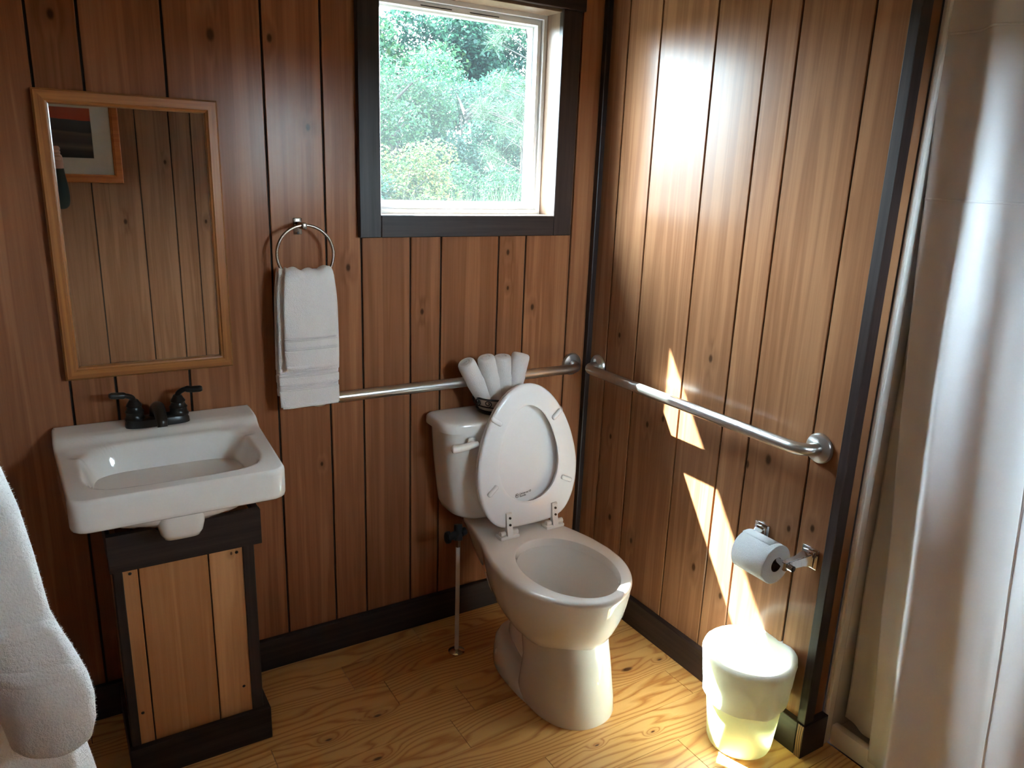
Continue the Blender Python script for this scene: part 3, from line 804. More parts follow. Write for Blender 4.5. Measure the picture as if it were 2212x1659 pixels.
bm = bmesh.new(); lathe(bm, [(0.027, 0.0), (0.0265, 0.0025), (0.020, 0.0065), (0.011, 0.009), (0.0075, 0.010)], (-0.6135, -0.205, 0.0003), 32); fix(bm); obj('escutcheon', bm, M['brass'], sup)

# ------------------------------------------------------------------ grab bars
def grab_bar(name, label, a, b, n_, R=0.0160, off=0.060, col=0.039):
    """a, b: wall points of the two flanges; n_: wall normal"""
    a, b, n_ = Vector(a), Vector(b), Vector(n_); d = (b - a).normalized()
    t = thing(name, label, 'grab bar', (a + b) / 2)
    rc = 0.045
    pts = [a + n_ * 0.002]
    for k in range(9):
        th = k / 8 * PI / 2
        pts.append(a + n_ * (off - rc + rc * math.sin(th)) + d * (rc - rc * math.cos(th)))
    q = []
    for k in range(9):
        th = k / 8 * PI / 2
        q.append(b + n_ * (off - rc + rc * math.cos(th)) - d * (rc - rc * math.sin(th)))
    L = (pts[-1] - q[0]).length
    pts += [pts[-1].lerp(q[0], i / 6) for i in range(1, 6)] + q + [b + n_ * 0.002]
    bm = bmesh.new(); tube(bm, pts, R, 24); fix(bm); obj('bar', bm, M['steel'], t)
    for p in (a, b):
        bm = bmesh.new()
        side = n_.cross(Vector((0, 0, 1)))
        rings = []
        for r, h in ((col, 0.0005), (col, 0.004), (col - 0.003, 0.0085), (0.022, 0.0125), (R + 0.0003, 0.013)):
            rings.append([p + n_ * h + side * r * math.cos(x) + Vector((0, 0, r * math.sin(x))) for x in np.linspace(0, 2 * PI, 41)[:-1]])
        loft(bm, rings, True, True, True); fix(bm); obj('flange', bm, M['steel'], t)
    return t
grab_bar('grab_bar', 'long steel grab bar on the window wall behind the toilet tank', (-0.9745, 0, 0.8595), (-0.0700, 0, 0.8595), (0, -1, 0))
grab_bar('grab_bar', 'steel grab bar on the right wall above the toilet paper holder', (0, -0.0655, 0.8605), (0, -0.9795, 0.8605), (-1, 0, 0))

# ------------------------------------------------------------------ toilet paper holder and roll
RX, RZ, R0, R1 = -0.074, 0.553, 0.054, 0.0205
YA, YB = -0.848, -0.957
hol = thing('paper_holder', 'chrome toilet paper holder screwed to the right wall', 'paper holder', (0, -0.925, 0.565))
for yc, s in ((-0.842, -1), (-1.001, 1)):
    bm = bmesh.new()
    box(bm, (-0.007, yc - 0.025, 0.540), (-0.0002, yc + 0.025, 0.596), 0.003, 2)
    box(bm, (-0.016, yc - 0.019, 0.546), (-0.005, yc + 0.019, 0.590), 0.004, 2)
    obj('wall_plate', bm, M['chrome'], hol, smooth=30)
    bm = bmesh.new()
    ye = yc + s * 0.020
    rings = []
    for x, y_, w_, h_, z in ((-0.012, yc, 0.017, 0.018, 0.567), (-0.034, yc + s * 0.006, 0.011, 0.0135, 0.562), (-0.058, yc + s * 0.013, 0.0085, 0.0125, 0.556), (-0.074, yc + s * 0.016, 0.008, 0.0125, RZ), (-0.086, yc + s * 0.016, 0.007, 0.0115, RZ)):
        rings.append([(x, y_ - w_, z - h_), (x, y_ + w_, z - h_), (x, y_ + w_, z + h_), (x, y_ - w_, z + h_)])
    loft(bm, rings, True, True, True); fix(bm)
    bmesh.ops.bevel(bm, geom=list(bm.edges), offset=0.0018, segments=2, affect='EDGES')
    obj('arm', bm, M['chrome'], hol, smooth=30)
bm = bmesh.new(); tube(bm, [(RX, -0.832, RZ), (RX, -1.008, RZ)], 0.0085, 16); obj('spindle', bm, M['chrome'], hol)
rl = thing('toilet_roll', 'white embossed toilet paper roll on the chrome holder', 'toilet paper', (RX, (YA + YB) / 2, RZ - R0))
RC = (RX, 0, RZ - (R1 - 0.0085))
bm = bmesh.new()
lathe(bm, [(R1, YA), (R0 - 0.002, YA), (R0, YA - 0.002), (R0, (YA + YB) / 2), (R0, YB + 0.002), (R0 - 0.002, YB), (R1, YB), (R1, YA)], RC, 64, 'y'); fix(bm)
bm.faces.ensure_lookup_table()
obj('paper', bm, M['paper'], rl, smooth=50)
bm = bmesh.new(); lathe(bm, [(R1, YA - .001), (R1, YB + .001), (R1 - 0.0012, YB + .001), (R1 - .0012, YA - .001), (R1, YA - .001)], RC, 40, 'y'); fix(bm); obj('core', bm, M['card'], rl)
bm = bmesh.new()
rows = []
for k in range(13):
    a = math.radians(72 + k * 6.5); r = R0 + 0.0006 + 0.0008 * (k < 2)
    rows.append([(RC[0] - r * math.cos(a), y_, RC[2] + r * math.sin(a)) for y_ in (YA - 0.0005, YB + 0.016)])
loft(bm, rows, closed=False); fix(bm)
o = obj('loose_sheet', bm, M['paper'], rl, smooth=50); o.modifiers.new('thick', 'SOLIDIFY').thickness = 0.0006

# ------------------------------------------------------------------ waste bin with liner bag
BC = (-0.108, -0.938)
wb = thing('waste_bin', 'round milky plastic waste bin standing in the sun by the curtain', 'bin', (*BC, 0))
bm = bmesh.new()
lathe(bm, [(0.0, 0.002), (0.078, 0.0), (0.084, 0.003), (0.0875, 0.012), (0.098, 0.12), (0.110, 0.262), (0.114, 0.270), (0.116, 0.277), (0.113, 0.280), (0.109, 0.276), (0.107, 0.262), (0.095, 0.12), (0.084, 0.012), (0.0, 0.006)], (*BC, 0.0), 72); fix(bm)
obj('bin_body', bm, M['bin'], wb, smooth=40)
def bag_ring(r, z, amp, fz, n=144):
    out = []
    for k in range(n):
        a = 2 * PI * k / n
        rr = r + amp * (nz(math.cos(a) * fz, math.sin(a) * fz, z * 22) + 0.5 * nz(math.cos(a) * fz * 3.1, math.sin(a) * fz * 3.1, z * 60))
        out.append((BC[0] + rr * math.cos(a), BC[1] + rr * math.sin(a), z))
    return out
bgt = thing('bin_bag', 'thin white plastic bag folded over the rim of the waste bin', 'bag', (*BC, 0.13))
bm = bmesh.new()
rings = []
for j in range(16):
    s = j / 15; z = 0.148 + 0.130 * s
    lowz = [0.0] * 144
    ring = bag_ring(0.1060 + 0.0135 * s + 0.004, z, 0.0034 * (1 - 0.4 * s) + 0.0005, 3.0)
    if j == 0: ring = [(x, y, z + 0.010 * nz(x * 16, y * 16, 3)) for x, y, z in ring]
    rings.append(ring)
rings.append(bag_ring(0.1210, 0.2835, 0.0022, 3.0)); rings.append(bag_ring(0.1165, 0.2865, 0.0018, 3.0)); rings.append(bag_ring(0.1090, 0.284, 0.0018, 3.0)); rings.append(bag_ring(0.1035, 0.270, 0.002, 3.0))
for j in range(1, 9):
    s = j / 8; rings.append(bag_ring(0.1035 - 0.019 * s, 0.270 - 0.235 * s, 0.0042, 2.6))
rings.append(bag_ring(0.05, 0.020, 0.003, 2.0)); rings.append(bag_ring(0.004, 0.018, 0.0, 2.0))
loft(bm, rings, True, False, True); fix(bm)
obj('film', bm, M['bag'], bgt, smooth=60)

# ------------------------------------------------------------------ basket of rolled washcloths on the tank
BKC = (-0.430, -0.100)
ZT = 0.7645
bk = thing('basket', 'small cream bowl in black scrolled wire on the toilet tank', 'basket', (*BKC, ZT))
bm = bmesh.new(); lathe(bm, [(0.0, ZT + 0.004), (0.050, ZT + 0.004), (0.058, ZT + 0.010), (0.073, ZT + 0.052), (0.0755, ZT + 0.056), (0.072, ZT + 0.056), (0.055, ZT + 0.014), (0.0, ZT + 0.010)], (*BKC, 0), 40); fix(bm)
obj('bowl', bm, M['cream'], bk)
def wring(r, z, th=0.0024):
    bm = bmesh.new(); tube(bm, [(BKC[0] + r * math.cos(a), BKC[1] + r * math.sin(a), z) for a in np.linspace(0, 2 * PI, 49)], th, 8, False); fix(bm)
    return obj('wire_hoop', bm, M['wire'], bk)
wring(0.0765, ZT + 0.0545, 0.0030); wring(0.0705, ZT + 0.028, 0.0022); wring(0.064, ZT + 0.012, 0.0026); wring(0.060, ZT + 0.004, 0.0036)
for q in range(12):
    a0 = 2 * PI * (q + 0.3) / 12
    def onb(da, z): 
        r = 0.0722 + (z - ZT - 0.028) * 0.20 + 0.0015
        return (BKC[0] + r * math.cos(a0 + da), BKC[1] + r * math.sin(a0 + da), z)
    pts = []
    for k in range(30):
        th = -1.2 + k * 0.30; rr = 0.0105 - 0.00026 * k
        pts.append(onb(rr * math.cos(th) / 0.074 * 1.15, ZT + 0.0415 + rr * math.sin(th)))
    bm = bmesh.new(); tube(bm, pts, 0.0017, 6); fix(bm); obj('scroll', bm, M['wire'], bk)
def roll(label, base, top, r):
    base, top = Vector(base), Vector(top); d = (top - base).normalized()
    u = d.cross(Vector((0, 1, 0))).normalized(); v = d.cross(u)
    t = thing('rolled_washcloth', label, 'washcloth', base, 'rolled washcloths in the basket')
    def rg(s, r_):
        out = []
        for k in range(28):
            a = 2 * PI * k / 28
            q = r_ * (1 + 0.05 * nz(math.cos(a) * 1.5, math.sin(a) * 1.5, s * 3 + r * 90))
            out.append(base + d * (s * (top - base).length) + u * q * math.cos(a) + v * q * math.sin(a))
        return out
    S = [(0, .80), (.15, .88), (.35, .96), (.52, 1.0), (.60, .965), (.63, .93), (.66, .975), (.80, 1.0), (.92, 1.0), (.975, .95), (1.0, .84), (.995, .60), (.97, .55)]
    bm = bmesh.new(); loft(bm, [rg(s, r * f) for s, f in S], True, True, True); fix(bm)
    obj('roll', bm, M['towel'], t, smooth=60)
    bm = bmesh.new()
    pts = []
    for k in range(46):
        a = k * 0.30; q = r * (0.12 + 0.66 * k / 45)
        pts.append(base + d * (0.985 * (top - base).length) + u * q * math.cos(a) + v * q * math.sin(a))
    tube(bm, pts, r * 0.10, 6); fix(bm); obj('roll_end', bm, M['towel'], t, smooth=60)
roll('rolled white washcloth leaning furthest left in the basket', (-0.464, -0.098, 0.792), (-0.548, -0.104, 0.936), 0.029)
roll('second rolled washcloth from the left, upright beside the leaning one', (-0.436, -0.106, 0.792), (-0.482, -0.112, 0.948), 0.0285)
roll('third rolled washcloth from the left, just above the raised seat', (-0.408, -0.106, 0.792), (-0.422, -0.112, 0.946), 0.0285)
roll('rolled white washcloth standing furthest right in the basket', (-0.378, -0.100, 0.792), (-0.346, -0.102, 0.944), 0.030)

# ------------------------------------------------------------------ wall mirror
mr = thing('wall_mirror', 'rectangular mirror in orange oak frame above the sink', 'mirror', (-1.4075, -0.002, 0.972))
mx0, mx1, mz0, mz1, mt, fw = -1.6055, -1.2135, 0.9730, 1.6455, 0.026, 0.0315
def frame_rail(parent, name, mat, x0, x1, z0, z1, fw, y, t, side, lip=0.006):
    """one mitred rail; side in 'LRTB'; profile from outer to inner edge"""
    prof = [(0.0, 0.0), (0.0, t * 0.80), (0.004, t), (fw * 0.72, t), (fw * 0.80, t * 0.86), (fw * 0.92, t * 0.82), (fw, t * 0.55), (fw, 0.0)]
    bm = bmesh.new()
    def pt(e, h, end):
        if side in 'LR':
            x = x0 + e if side == 'L' else x1 - e
            return (x, y - h, (z0 + e) if end == 0 else (z1 - e))
        z = z1 - e if side == 'T' else z0 + e
        return ((x0 + e) if end == 0 else (x1 - e), y - h, z)
    loft(bm, [[pt(e, h, 0) for e, h in prof], [pt(e, h, 1) for e, h in prof]], True, True, True); fix(bm)
    return obj(name, bm, mat, parent, smooth=20)
for s in 'LRTB': frame_rail(mr, 'frame_rail', M['oak'] if s in 'LR' else M['oak_x'], mx0, mx1, mz0, mz1, fw, -0.0015, mt, s)
obj('mirror_glass', BOX((mx0 + fw - 0.004, -0.0125, mz0 + fw - 0.004), (mx1 - fw + 0.004, -0.003, mz1 - fw + 0.004)), M['mirror'], mr, smooth=0)

# picture seen in the mirror, on the wall opposite
pc = thing('framed_picture', 'landscape print in orange wooden frame seen in the mirror', 'picture', (-1.60, YF + 0.002, 1.373))
px0, px1, pz0, pz1 = -1.99, -1.2125, 1.373, 1.885
M['cherry'] = grain('orange_frame', (0.42, 0.105, 0.016), (0.62, 0.19, 0.035), 'x', 0.35, 70)
for s in 'LRTB':
    o = frame_rail(pc, 'frame_rail', M['cherry'], px0, px1, pz0, pz1, 0.041, 0.0, 0.022, s)
    me = o.data
    off = Vector(pc.location)
    for v in me.vertices:       # the picture faces the other way: turn it about the wall
        wy = v.co.y + off.y
        v.co.y = (YF + 0.001 - wy) - off.y
    me.flip_normals()
matt = simple('picture_mat', (0.62, 0.58, 0.52), 0.7).m
bm = bmesh.new()
ix0, ix1, iz0, iz1 = -1.865, -1.3385, 1.493, 1.733
for lo, hi in (((px0 + .03, YF + .004, pz0 + .03), (ix0, YF + .009, pz1 - .03)), ((ix1, YF + .004, pz0 + .03), (px1 - .03, YF + .009, pz1 - .03)), ((ix0, YF + .004, pz0 + .03), (ix1, YF + .009, iz0)), ((ix0, YF + .004, iz1), (ix1, YF + .009, pz1 - .03))):
    box(bm, lo, hi)
obj('mat', bm, matt, pc, smooth=0)
t = NT('landscape_print')
sep = t.add('ShaderNodeSeparateXYZ'); t.l.new(t.pos(), sep.inputs[0])
zz = t.math('ADD', sep.outputs['Z'], t.math('MULTIPLY', t.noise(t.vmath('MULTIPLY', t.pos(), (9, 1, 16)), 1.0, 4), 0.020))
zz = t.math('ADD', zz, t.math('MULTIPLY', sep.outputs['X'], 0.035))
c = t.ramp(t.maprange(zz, 1.450, 1.700, 0, 1, False), [(0.0, (0.012, 0.010, 0.012)), (0.14, (0.035, 0.022, 0.022)), (0.22, (0.13, 0.085, 0.07)), (0.30, (0.05, 0.030, 0.028)), (0.44, (0.075, 0.045, 0.040)), (0.50, (0.12, 0.075, 0.06)), (0.53, (0.02, 0.016, 0.016)), (0.66, (0.05, 0.04, 0.042)), (0.745, (0.05, 0.05, 0.06)), (0.755, (0.45, 0.050, 0.014)), (1.0, (0.40, 0.075, 0.03))])
t.p.inputs['Roughness'].default_value = 0.5
t.l.new(c, t.p.inputs['Base Color'])
obj('print', BOX((ix0 - .004, YF + .003, iz0 - .004), (ix1 + .004, YF + .0055, iz1 + .004)), t.m, pc, smooth=0)

# ------------------------------------------------------------------ sink, faucet, vanity
SX0, SX1, SY = -1.6515, -1.1745, -0.440
snk = thing('sink', 'white wall hung sink with rectangular basin under the mirror', 'sink', (-1.413, -0.22, 0.70))
SCX = (SX0 + SX1) / 2
def sink_plan(n=160, d=0.0):
    P = []
    hwb, hwf, rc = (SX1 - SX0) / 2, 0.2235, 0.030
    pts = [(-hwb, -0.003), (hwb, -0.003), (hwb, -0.10), (hwf + 0.004, -0.30)]
    P = [(-hwb, -0.003), (hwb, -0.003), (hwb, -0.085)]
    for k in range(7): 
        s = k / 6; P.append((hwb + (hwf - hwb) * s, -0.085 + (SY + rc + 0.085) * s))
    for k in range(1, 8):
        a = k / 7 * PI / 2; P.append((hwf - rc + rc * math.cos(a), SY + rc - rc * math.sin(a)))
    L = [(-x, y) for x, y in P[::-1]][:-1]
    P += L[:-0 or None]
    return [(SCX + x, y) for x, y in P]
SPL = radial(sink_plan(), (SCX, -0.24), 160)
def sink_top(x, y):
    """height of the sink's upper surface"""
    z = interp(-y, [0.0, 0.070, 0.092, 0.112, 0.130, 0.44], [0.854, 0.850, 0.846, 0.834, 0.830, 0.822])
    u = (x - SCX) / 0.190; v = (y + 0.264) / 0.136
    q = (abs(u) ** 5 + abs(v) ** 4) ** 0.25
    dep = 0.118 * max(0.0, 1 - max(0.0, (q - 0.62) / 0.40)) if q < 1.02 else 0.0
    s = min(1.0, max(0.0, (1.02 - q) / 0.34)); s = s * s * (3 - 2 * s)
    z -= 0.120 * s
    for sx in (-1, 1):                                          # soap ledges at the back corners
        u2 = (x - SCX - sx * 0.178) / 0.034; v2 = (y + 0.160) / 0.026
        q2 = (u2 ** 4 + v2 ** 4) ** 0.25
        s2 = min(1.0, max(0.0, (1.1 - q2) / 0.5)); z -= 0.0055 * s2
    return z
bm = bmesh.new()
CS = np.array((SCX, -0.24))
rings = []
for z, f in ((0.752, 0.80), (0.748, 0.93), (0.7485, 0.975), (0.752, 0.992), (0.760, 1.0)):
    rings.append([tuple(CS + (p - CS) * f) + (z,) for p in SPL])
top_ring = [tuple(p) for p in SPL]
for dz, f in ((-0.012, 1.0), (-0.004, 0.995), (0.0, 0.982)):
    rings.append([(*(CS + (p - CS) * f), sink_top(*(CS + (p - CS) * f)) + dz) for p in SPL])
for f in np.linspace(0.965, 0.02, 46):
    rings.append([(*(CS + (p - CS) * f), sink_top(*(CS + (p - CS) * f))) for p in SPL])
loft(bm, rings, True, True, True); fix(bm)
obj('basin', bm, M['ceramic'], snk, smooth=60)
bm = bmesh.new()
rings = []
for z, hx, hy, yc in ((0.765, 0.190, 0.150, -0.262), (0.745, 0.180, 0.145, -0.266), (0.722, 0.155, 0.125, -0.27), (0.705, 0.11, 0.10, -0.275), (0.700, 0.05, 0.05, -0.275)):
    rings.append([(SCX + hx * math.copysign(abs(math.cos(a)) ** 0.6, math.cos(a)), yc + hy * math.copysign(abs(math.sin(a)) ** 0.6, math.sin(a)), z) for a in np.linspace(0, 2 * PI, 65)[:-1]])
loft(bm, rings, True, True, True)
rings = []
for z, hx, hy, yc in ((0.76, 0.056, 0.066, -0.345), (0.71, 0.051, 0.062, -0.345), (0.688, 0.047, 0.057, -0.343), (0.674, 0.041, 0.049, -0.341), (0.669, 0.026, 0.030, -0.340)):
    rings.append([(SCX - 0.005 + hx * math.copysign(abs(math.cos(a)) ** 0.45, math.cos(a)), yc + hy * math.copysign(abs(math.sin(a)) ** 0.45, math.sin(a)), z) for a in np.linspace(0, 2 * PI, 49)[:-1]])
loft(bm, rings, True, True, True); fix(bm)
obj('underside', bm, M['ceramic'], snk, smooth=60)
bm = bmesh.new(); lathe(bm, [(0.0, 0.7125), (0.018, 0.7125), (0.0215, 0.7115), (0.022, 0.709)], (SCX, -0.262, 0), 28); fix(bm); obj('drain', bm, M['nickel'], snk)

FC = (-1.415, -0.062)
fa = thing('faucet', 'dark bronze two handle faucet on the back of the sink', 'faucet', (*FC, 0.851))
bm = bmesh.new()
rings = []
for z, hx, hy in ((0.8495, 0.076, 0.026), (0.860, 0.075, 0.0255), (0.868, 0.071, 0.023), (0.872, 0.062, 0.016)):
    rings.append([(FC[0] + hx * math.copysign(abs(math.cos(a)) ** 0.5, math.cos(a)), FC[1] + hy * math.copysign(abs(math.sin(a)) ** 0.7, math.sin(a)), z) for a in np.linspace(0, 2 * PI, 49)[:-1]])
loft(bm, rings, True, True, True); fix(bm); obj('base_plate', bm, M['bronze'], fa)
bm = bmesh.new()
pts = bez([(FC[0], FC[1] + 0.004, 0.866), (FC[0], FC[1] - 0.004, 0.888), (FC[0], FC[1] - 0.028, 0.899), (FC[0], FC[1] - 0.060, 0.896), (FC[0], FC[1] - 0.086, 0.884), (FC[0], FC[1] - 0.092, 0.868)], 7)
tube(bm, pts, list(np.linspace(0.019, 0.0115, len(pts))), 18)
fix(bm); obj('spout', bm, M['bronze'], fa)
for sx, tip in ((-1, (-1.5195, -0.082, 0.9405)), (1, (-1.3060, -0.082, 0.9355))):
    cx_ = FC[0] + sx * 0.051
    bm = bmesh.new()
    lathe(bm, [(0.024, 0.868), (0.0245, 0.872), (0.021, 0.877), (0.0205, 0.886), (0.022, 0.889), (0.018, 0.894), (0.0165, 0.901), (0.0185, 0.904), (0.0165, 0.908), (0.0125, 0.914), (0.010, 0.919), (0.0, 0.921)], (cx_, FC[1], 0), 24); fix(bm)
    hd = obj('handle_post', bm, M['bronze'], fa)
    bm = bmesh.new()
    e = Vector(tip)
    pts = bez([(cx_, FC[1], 0.912), (cx_ + sx * 0.004, FC[1] - 0.003, 0.926), (cx_ + sx * 0.018, FC[1] - 0.010, 0.935 if sx > 0 else 0.934), tuple(e.lerp(Vector((cx_, FC[1], 0.93)), 0.35)), tuple(e)], 6)
    rr = list(np.interp(np.linspace(0, 1, len(pts)), [0, .35, .5, .55, .95, 1], [0.0075, 0.0065, 0.0062, 0.0085, 0.0085, 0.0055]))
    tube(bm, pts, rr, 14); fix(bm); obj('lever', bm, M['bronze'], hd)

vx0, vx1 = -1.5700, -1.2295
va = thing('vanity_stand', 'wooden pedestal cabinet with dark edging standing under the sink', 'cabinet', (-1.40, -0.17, 0))
YV = -0.287
obj('side_panel', BOX((vx0 + 0.010, YV + 0.004, 0.0), (vx0 + 0.022, -0.0225, 0.66), 0.001), M['pale_panel'], va, smooth=0)
obj('side_panel', BOX((vx1 - 0.022, YV + 0.004, 0.0), (vx1 - 0.016, -0.0225, 0.66), 0.001), M['pale_panel'], va, smooth=0)
obj('backing', BOX((vx0 + 0.022, YV + 0.006, 0.0), (vx1 - 0.022, YV + 0.010, 0.66)), M['groove'], va, smooth=0)
for a, b in ((-1.5455, -1.5118), (-1.5088, -1.3555), (-1.3525, -1.2725)):
    obj('plank', BOX((a, YV - 0.004, 0.02), (b, YV + 0.006, 0.62), 0.0012), M['pale_panel'], va, smooth=0)
for a, b in ((vx0 + 0.006, -1.5435), (-1.2735, vx1 - 0.016)):
    obj('corner_post', BOX((a, YV - 0.010, 0.090), (b, YV + 0.006, 0.60), 0.0015), M['trim_z'], va, smooth=0)
    obj('corner_post', BOX((a if a < -1.4 else b - 0.008, YV + 0.0065, 0.090), (a + 0.008 if a < -1.4 else b, YV + 0.040, 0.60), 0.0015), M['trim_z'], va, smooth=0)
# top board with the notch for the drain boss
bm = bmesh.new()
n0, n1, nz_ = SCX - 0.005 - 0.047, SCX - 0.005 + 0.047, 0.654
prof = [(vx0, 0.584), (vx1, 0.584), (vx1, 0.676), (n1 + 0.012, 0.676), (n1 + 0.002, 0.668), (n1 - 0.012, nz_ + 0.002), (n1 - 0.025, nz_), (n0 + 0.025, nz_), (n0 + 0.012, nz_ + 0.002), (n0 - 0.002, 0.668), (n0 - 0.012, 0.676), (vx0, 0.676)]
loft(bm, [[(x, -0.316, z) for x, z in prof], [(x, -0.2975, z) for x, z in prof]], True, True, True); fix(bm)
obj('top_board', bm, M['trim_x'], va, smooth=0)
obj('top_board', BOX((vx1 - 0.0165, -0.297, 0.584), (vx1, -0.023, 0.676), 0.0015), M['trim_y'], va, smooth=0)
obj('top_board', BOX((vx0, -0.297, 0.584), (vx0 + 0.0095, -0.023, 0.676), 0.0015), M['trim_y'], va, smooth=0)
obj('base_board', BOX((vx0, -0.3125, 0.0), (vx1, -0.2945, 0.0955), 0.0015), M['trim_x'], va, smooth=0)
obj('base_board', BOX((vx1 - 0.0155, -0.294, 0.0), (vx1, -0.023, 0.0955), 0.0015), M['trim_y'], va, smooth=0)
obj('base_board', BOX((vx0, -0.294, 0.0), (vx0 + 0.0095, -0.023, 0.0955), 0.0015), M['trim_y'], va, smooth=0)
for x, z in ((-1.528, 0.563), (-1.287, 0.560), (-1.533, 0.180), (-1.291, 0.170)):
    bm = bmesh.new(); lathe(bm, [(0.0, -0.0016), (0.0025, -0.0014), (0.0045, 0.0005)], (x, YV - 0.004, z), 14, 'y'); fix(bm)
    obj('screw', bm, M['screw'], va)

# ------------------------------------------------------------------ towel ring and towels
RGC = Vector((-1.018, -0.064, 1.2705)); RR = 0.0765
tr2 = thing('towel_ring', 'satin nickel towel ring fixed to the wall beside the mirror', 'towel ring', (-1.018, 0, 1.34))
bm = bmesh.new(); box(bm, (-1.0315, -0.006, 1.318), (-1.0080, -0.0003, 1.3625), 0.002, 2); obj('back_plate', bm, M['nickel'], tr2, smooth=30)
bm = bmesh.new(); box(bm, (-1.0265, -0.072, 1.3365), (-1.0135, -0.005, 1.3535), 0.0025, 2); obj('post', bm, M['nickel'], tr2, smooth=30)
bm = bmesh.new()
tube(bm, [(RGC[0] + RR * math.sin(a), RGC[1] + 0.002 * math.cos(a), RGC[2] + RR * math.cos(a)) for a in np.linspace(0, 2 * PI, 73)], 0.0042, 14, False); fix(bm)
obj('ring', bm, M['nickel'], tr2)
bm = bmesh.new(); lathe(bm, [(0.0, -0.0015), (0.0028, -0.001), (0.0035, 0.0)], (-1.0195, -0.006, 1.3225), 12, 'y'); fix(bm); obj('screw', bm, M['screw'], tr2)
def towel(name, label, xl, xr, zt, zf, zb, yc, thick, bands, sag, seed):
    """a towel folded lengthwise and hung over the ring: front flap to zf, back flap to zb"""
    t = thing(name, label, 'towel', ((xl + xr) / 2, yc, min(zf, zb)))
    nu = 48
    path = []                                                   # (offset from yc towards the room, z) centre line
    gap = thick / 2 + 0.005
    n1 = 110
    for k in range(n1): path.append((-gap, zb + (zt - gap - zb) * k / n1, 1))
    for k in range(9):
        a = PI * k / 8; path.append((-gap * math.cos(a), zt - gap + gap * math.sin(a), 0))
    for k in range(1, n1 + 1): path.append((gap, zt - gap - (zt - gap - zf) * k / n1, -1))
    rows = []
    for (o_, z, sd) in path:
        row = []
        below = max(0.0, (zt - z)) / 0.35
        fl = 1 - 0.10 * math.exp(-((zt - z) / 0.05) ** 2)
        inband = any(b0 < z < b1 for b0, b1 in bands)
        for i in range(nu + 1):
            s = i / nu
            wx = (xr - xl) / 2 * (fl + 0.05 * math.sin(below * 2.4)) * (0.985 if inband else 1.0)
            x = (xl + xr) / 2 + (2 * s - 1) * wx + 0.003 * nz(z * 6, seed, sd)
            edge = math.sin(PI * min(1, max(0, s))) ** 0.5
            y = yc - o_ - (thick * 0.35 * edge) * (1 if o_ >= 0 else -0.3) + 0.0045 * nz(s * 3.2, z * 7, seed) + (0.0022 if inband and o_ >= 0 else 0.0)
            zz_ = z + sag * (abs(2 * s - 1) ** 2 - 0.5) * math.exp(-((zt - z) / 0.06) ** 2) + 0.0035 * math.sin(s * 19 + seed) * math.exp(-((zt - z) / 0.03) ** 2)
            row.append((x, y, zz_))
        rows.append(row)
    bm = bmesh.new(); loft(bm, rows, closed=False); fix(bm)
    c = obj('cloth', bm, terry('terry_' + name, (0.88, 0.83, 0.80), bands), t, smooth=70)
    md = c.modifiers.new('thick', 'SOLIDIFY'); md.thickness = thick * 0.55; md.offset = 0
    for zz0 in (zf,):
        bm = bmesh.new()
        r0 = rows[-1]
        tube(bm, [(p[0], p[1] - thick * 0.1, p[2] + 0.001) for p in r0[1:-1:2]], thick * 0.33, 8); fix(bm)
        obj('hem', bm, M['towel'], c, smooth=60)
    return t
towel('hand_towel', 'white hand towel hanging lowest on the towel ring, behind a shorter cloth', -1.1005, -0.9430, 1.226, 0.8545, 0.880, -0.060, 0.018, [(0.938, 0.955), (0.900, 0.918)], 0.008, 1.0)
towel('washcloth', 'short white washcloth folded over the front of the hand towel', -1.0880, -0.9530, 1.2325, 0.9685, 1.05, -0.062, 0.020, [(1.042, 1.053), (1.016, 1.026)], 0.010, 4.0)
# keep the cloths one in front of the other
bpy.data.objects['washcloth'].location.y -= 0.016

# ------------------------------------------------------------------ bathrobe hanging at the left
rb = thing('bathrobe', 'fluffy white bathrobe hanging at the left edge near the sink', 'bathrobe', (-1.86, -1.05, 0.3))
def robe_ring(cx_, cy_, z, hx, hy, seed, amp=0.006, n=72, tilt=0.0):
    out = []
    for k in range(n):
        a = 2 * PI * k / n
        q = 1 + 0.10 * math.sin(3 * a + seed) * amp / 0.006 * 0.5
        dx, dy = hx * q * math.cos(a), hy * q * math.sin(a)
        out.append((cx_ + dx + amp * nz(dx * 25, dy * 25, z * 6 + seed), cy_ + dy + amp * nz(dx * 25 + 9, dy * 25, z * 6 + seed), z + tilt * dx))
    return out
bm = bmesh.new()
sec = []
for z, xr in ((0.42, -1.632), (0.50, -1.638), (0.60, -1.646), (0.714, -1.659), (0.778, -1.666), (0.90, -1.690), (1.05, -1.715), (1.20, -1.745), (1.35, -1.79), (1.46, -1.86), (1.52, -1.95)):
    xl = -2.075
    sec.append(robe_ring((xl + xr) / 2, -1.04, z, (xr - xl) / 2, interp(z, [0.42, 1.2, 1.52], [0.115, 0.10, 0.05]), 1.0 + 0.4 * z, 0.010))
loft(bm, sec, True, True, True); fix(bm)
body = obj('robe_body', bm, M['robe'], rb, smooth=70)
bm = bmesh.new()
PR = [(0.80, -1.700, -1.648), (0.812, -1.708, -1.638), (0.835, -1.712, -1.632), (0.865, -1.716, -1.6305), (0.89, -1.722, -1.634), (0.928, -1.735, -1.645), (0.957, -1.745, -1.655), (0.986, -1.755, -1.664), (1.064, -1.785, -1.676), (1.12, -1.805, -1.683), (1.162, -1.82, -1.691), (1.25, -1.85, -1.710), (1.35, -1.885, -1.745), (1.44, -1.92, -1.80), (1.50, -1.95, -1.88)]
PR = [(z, a - 0.012, b) for z, a, b in PR]
sec = []
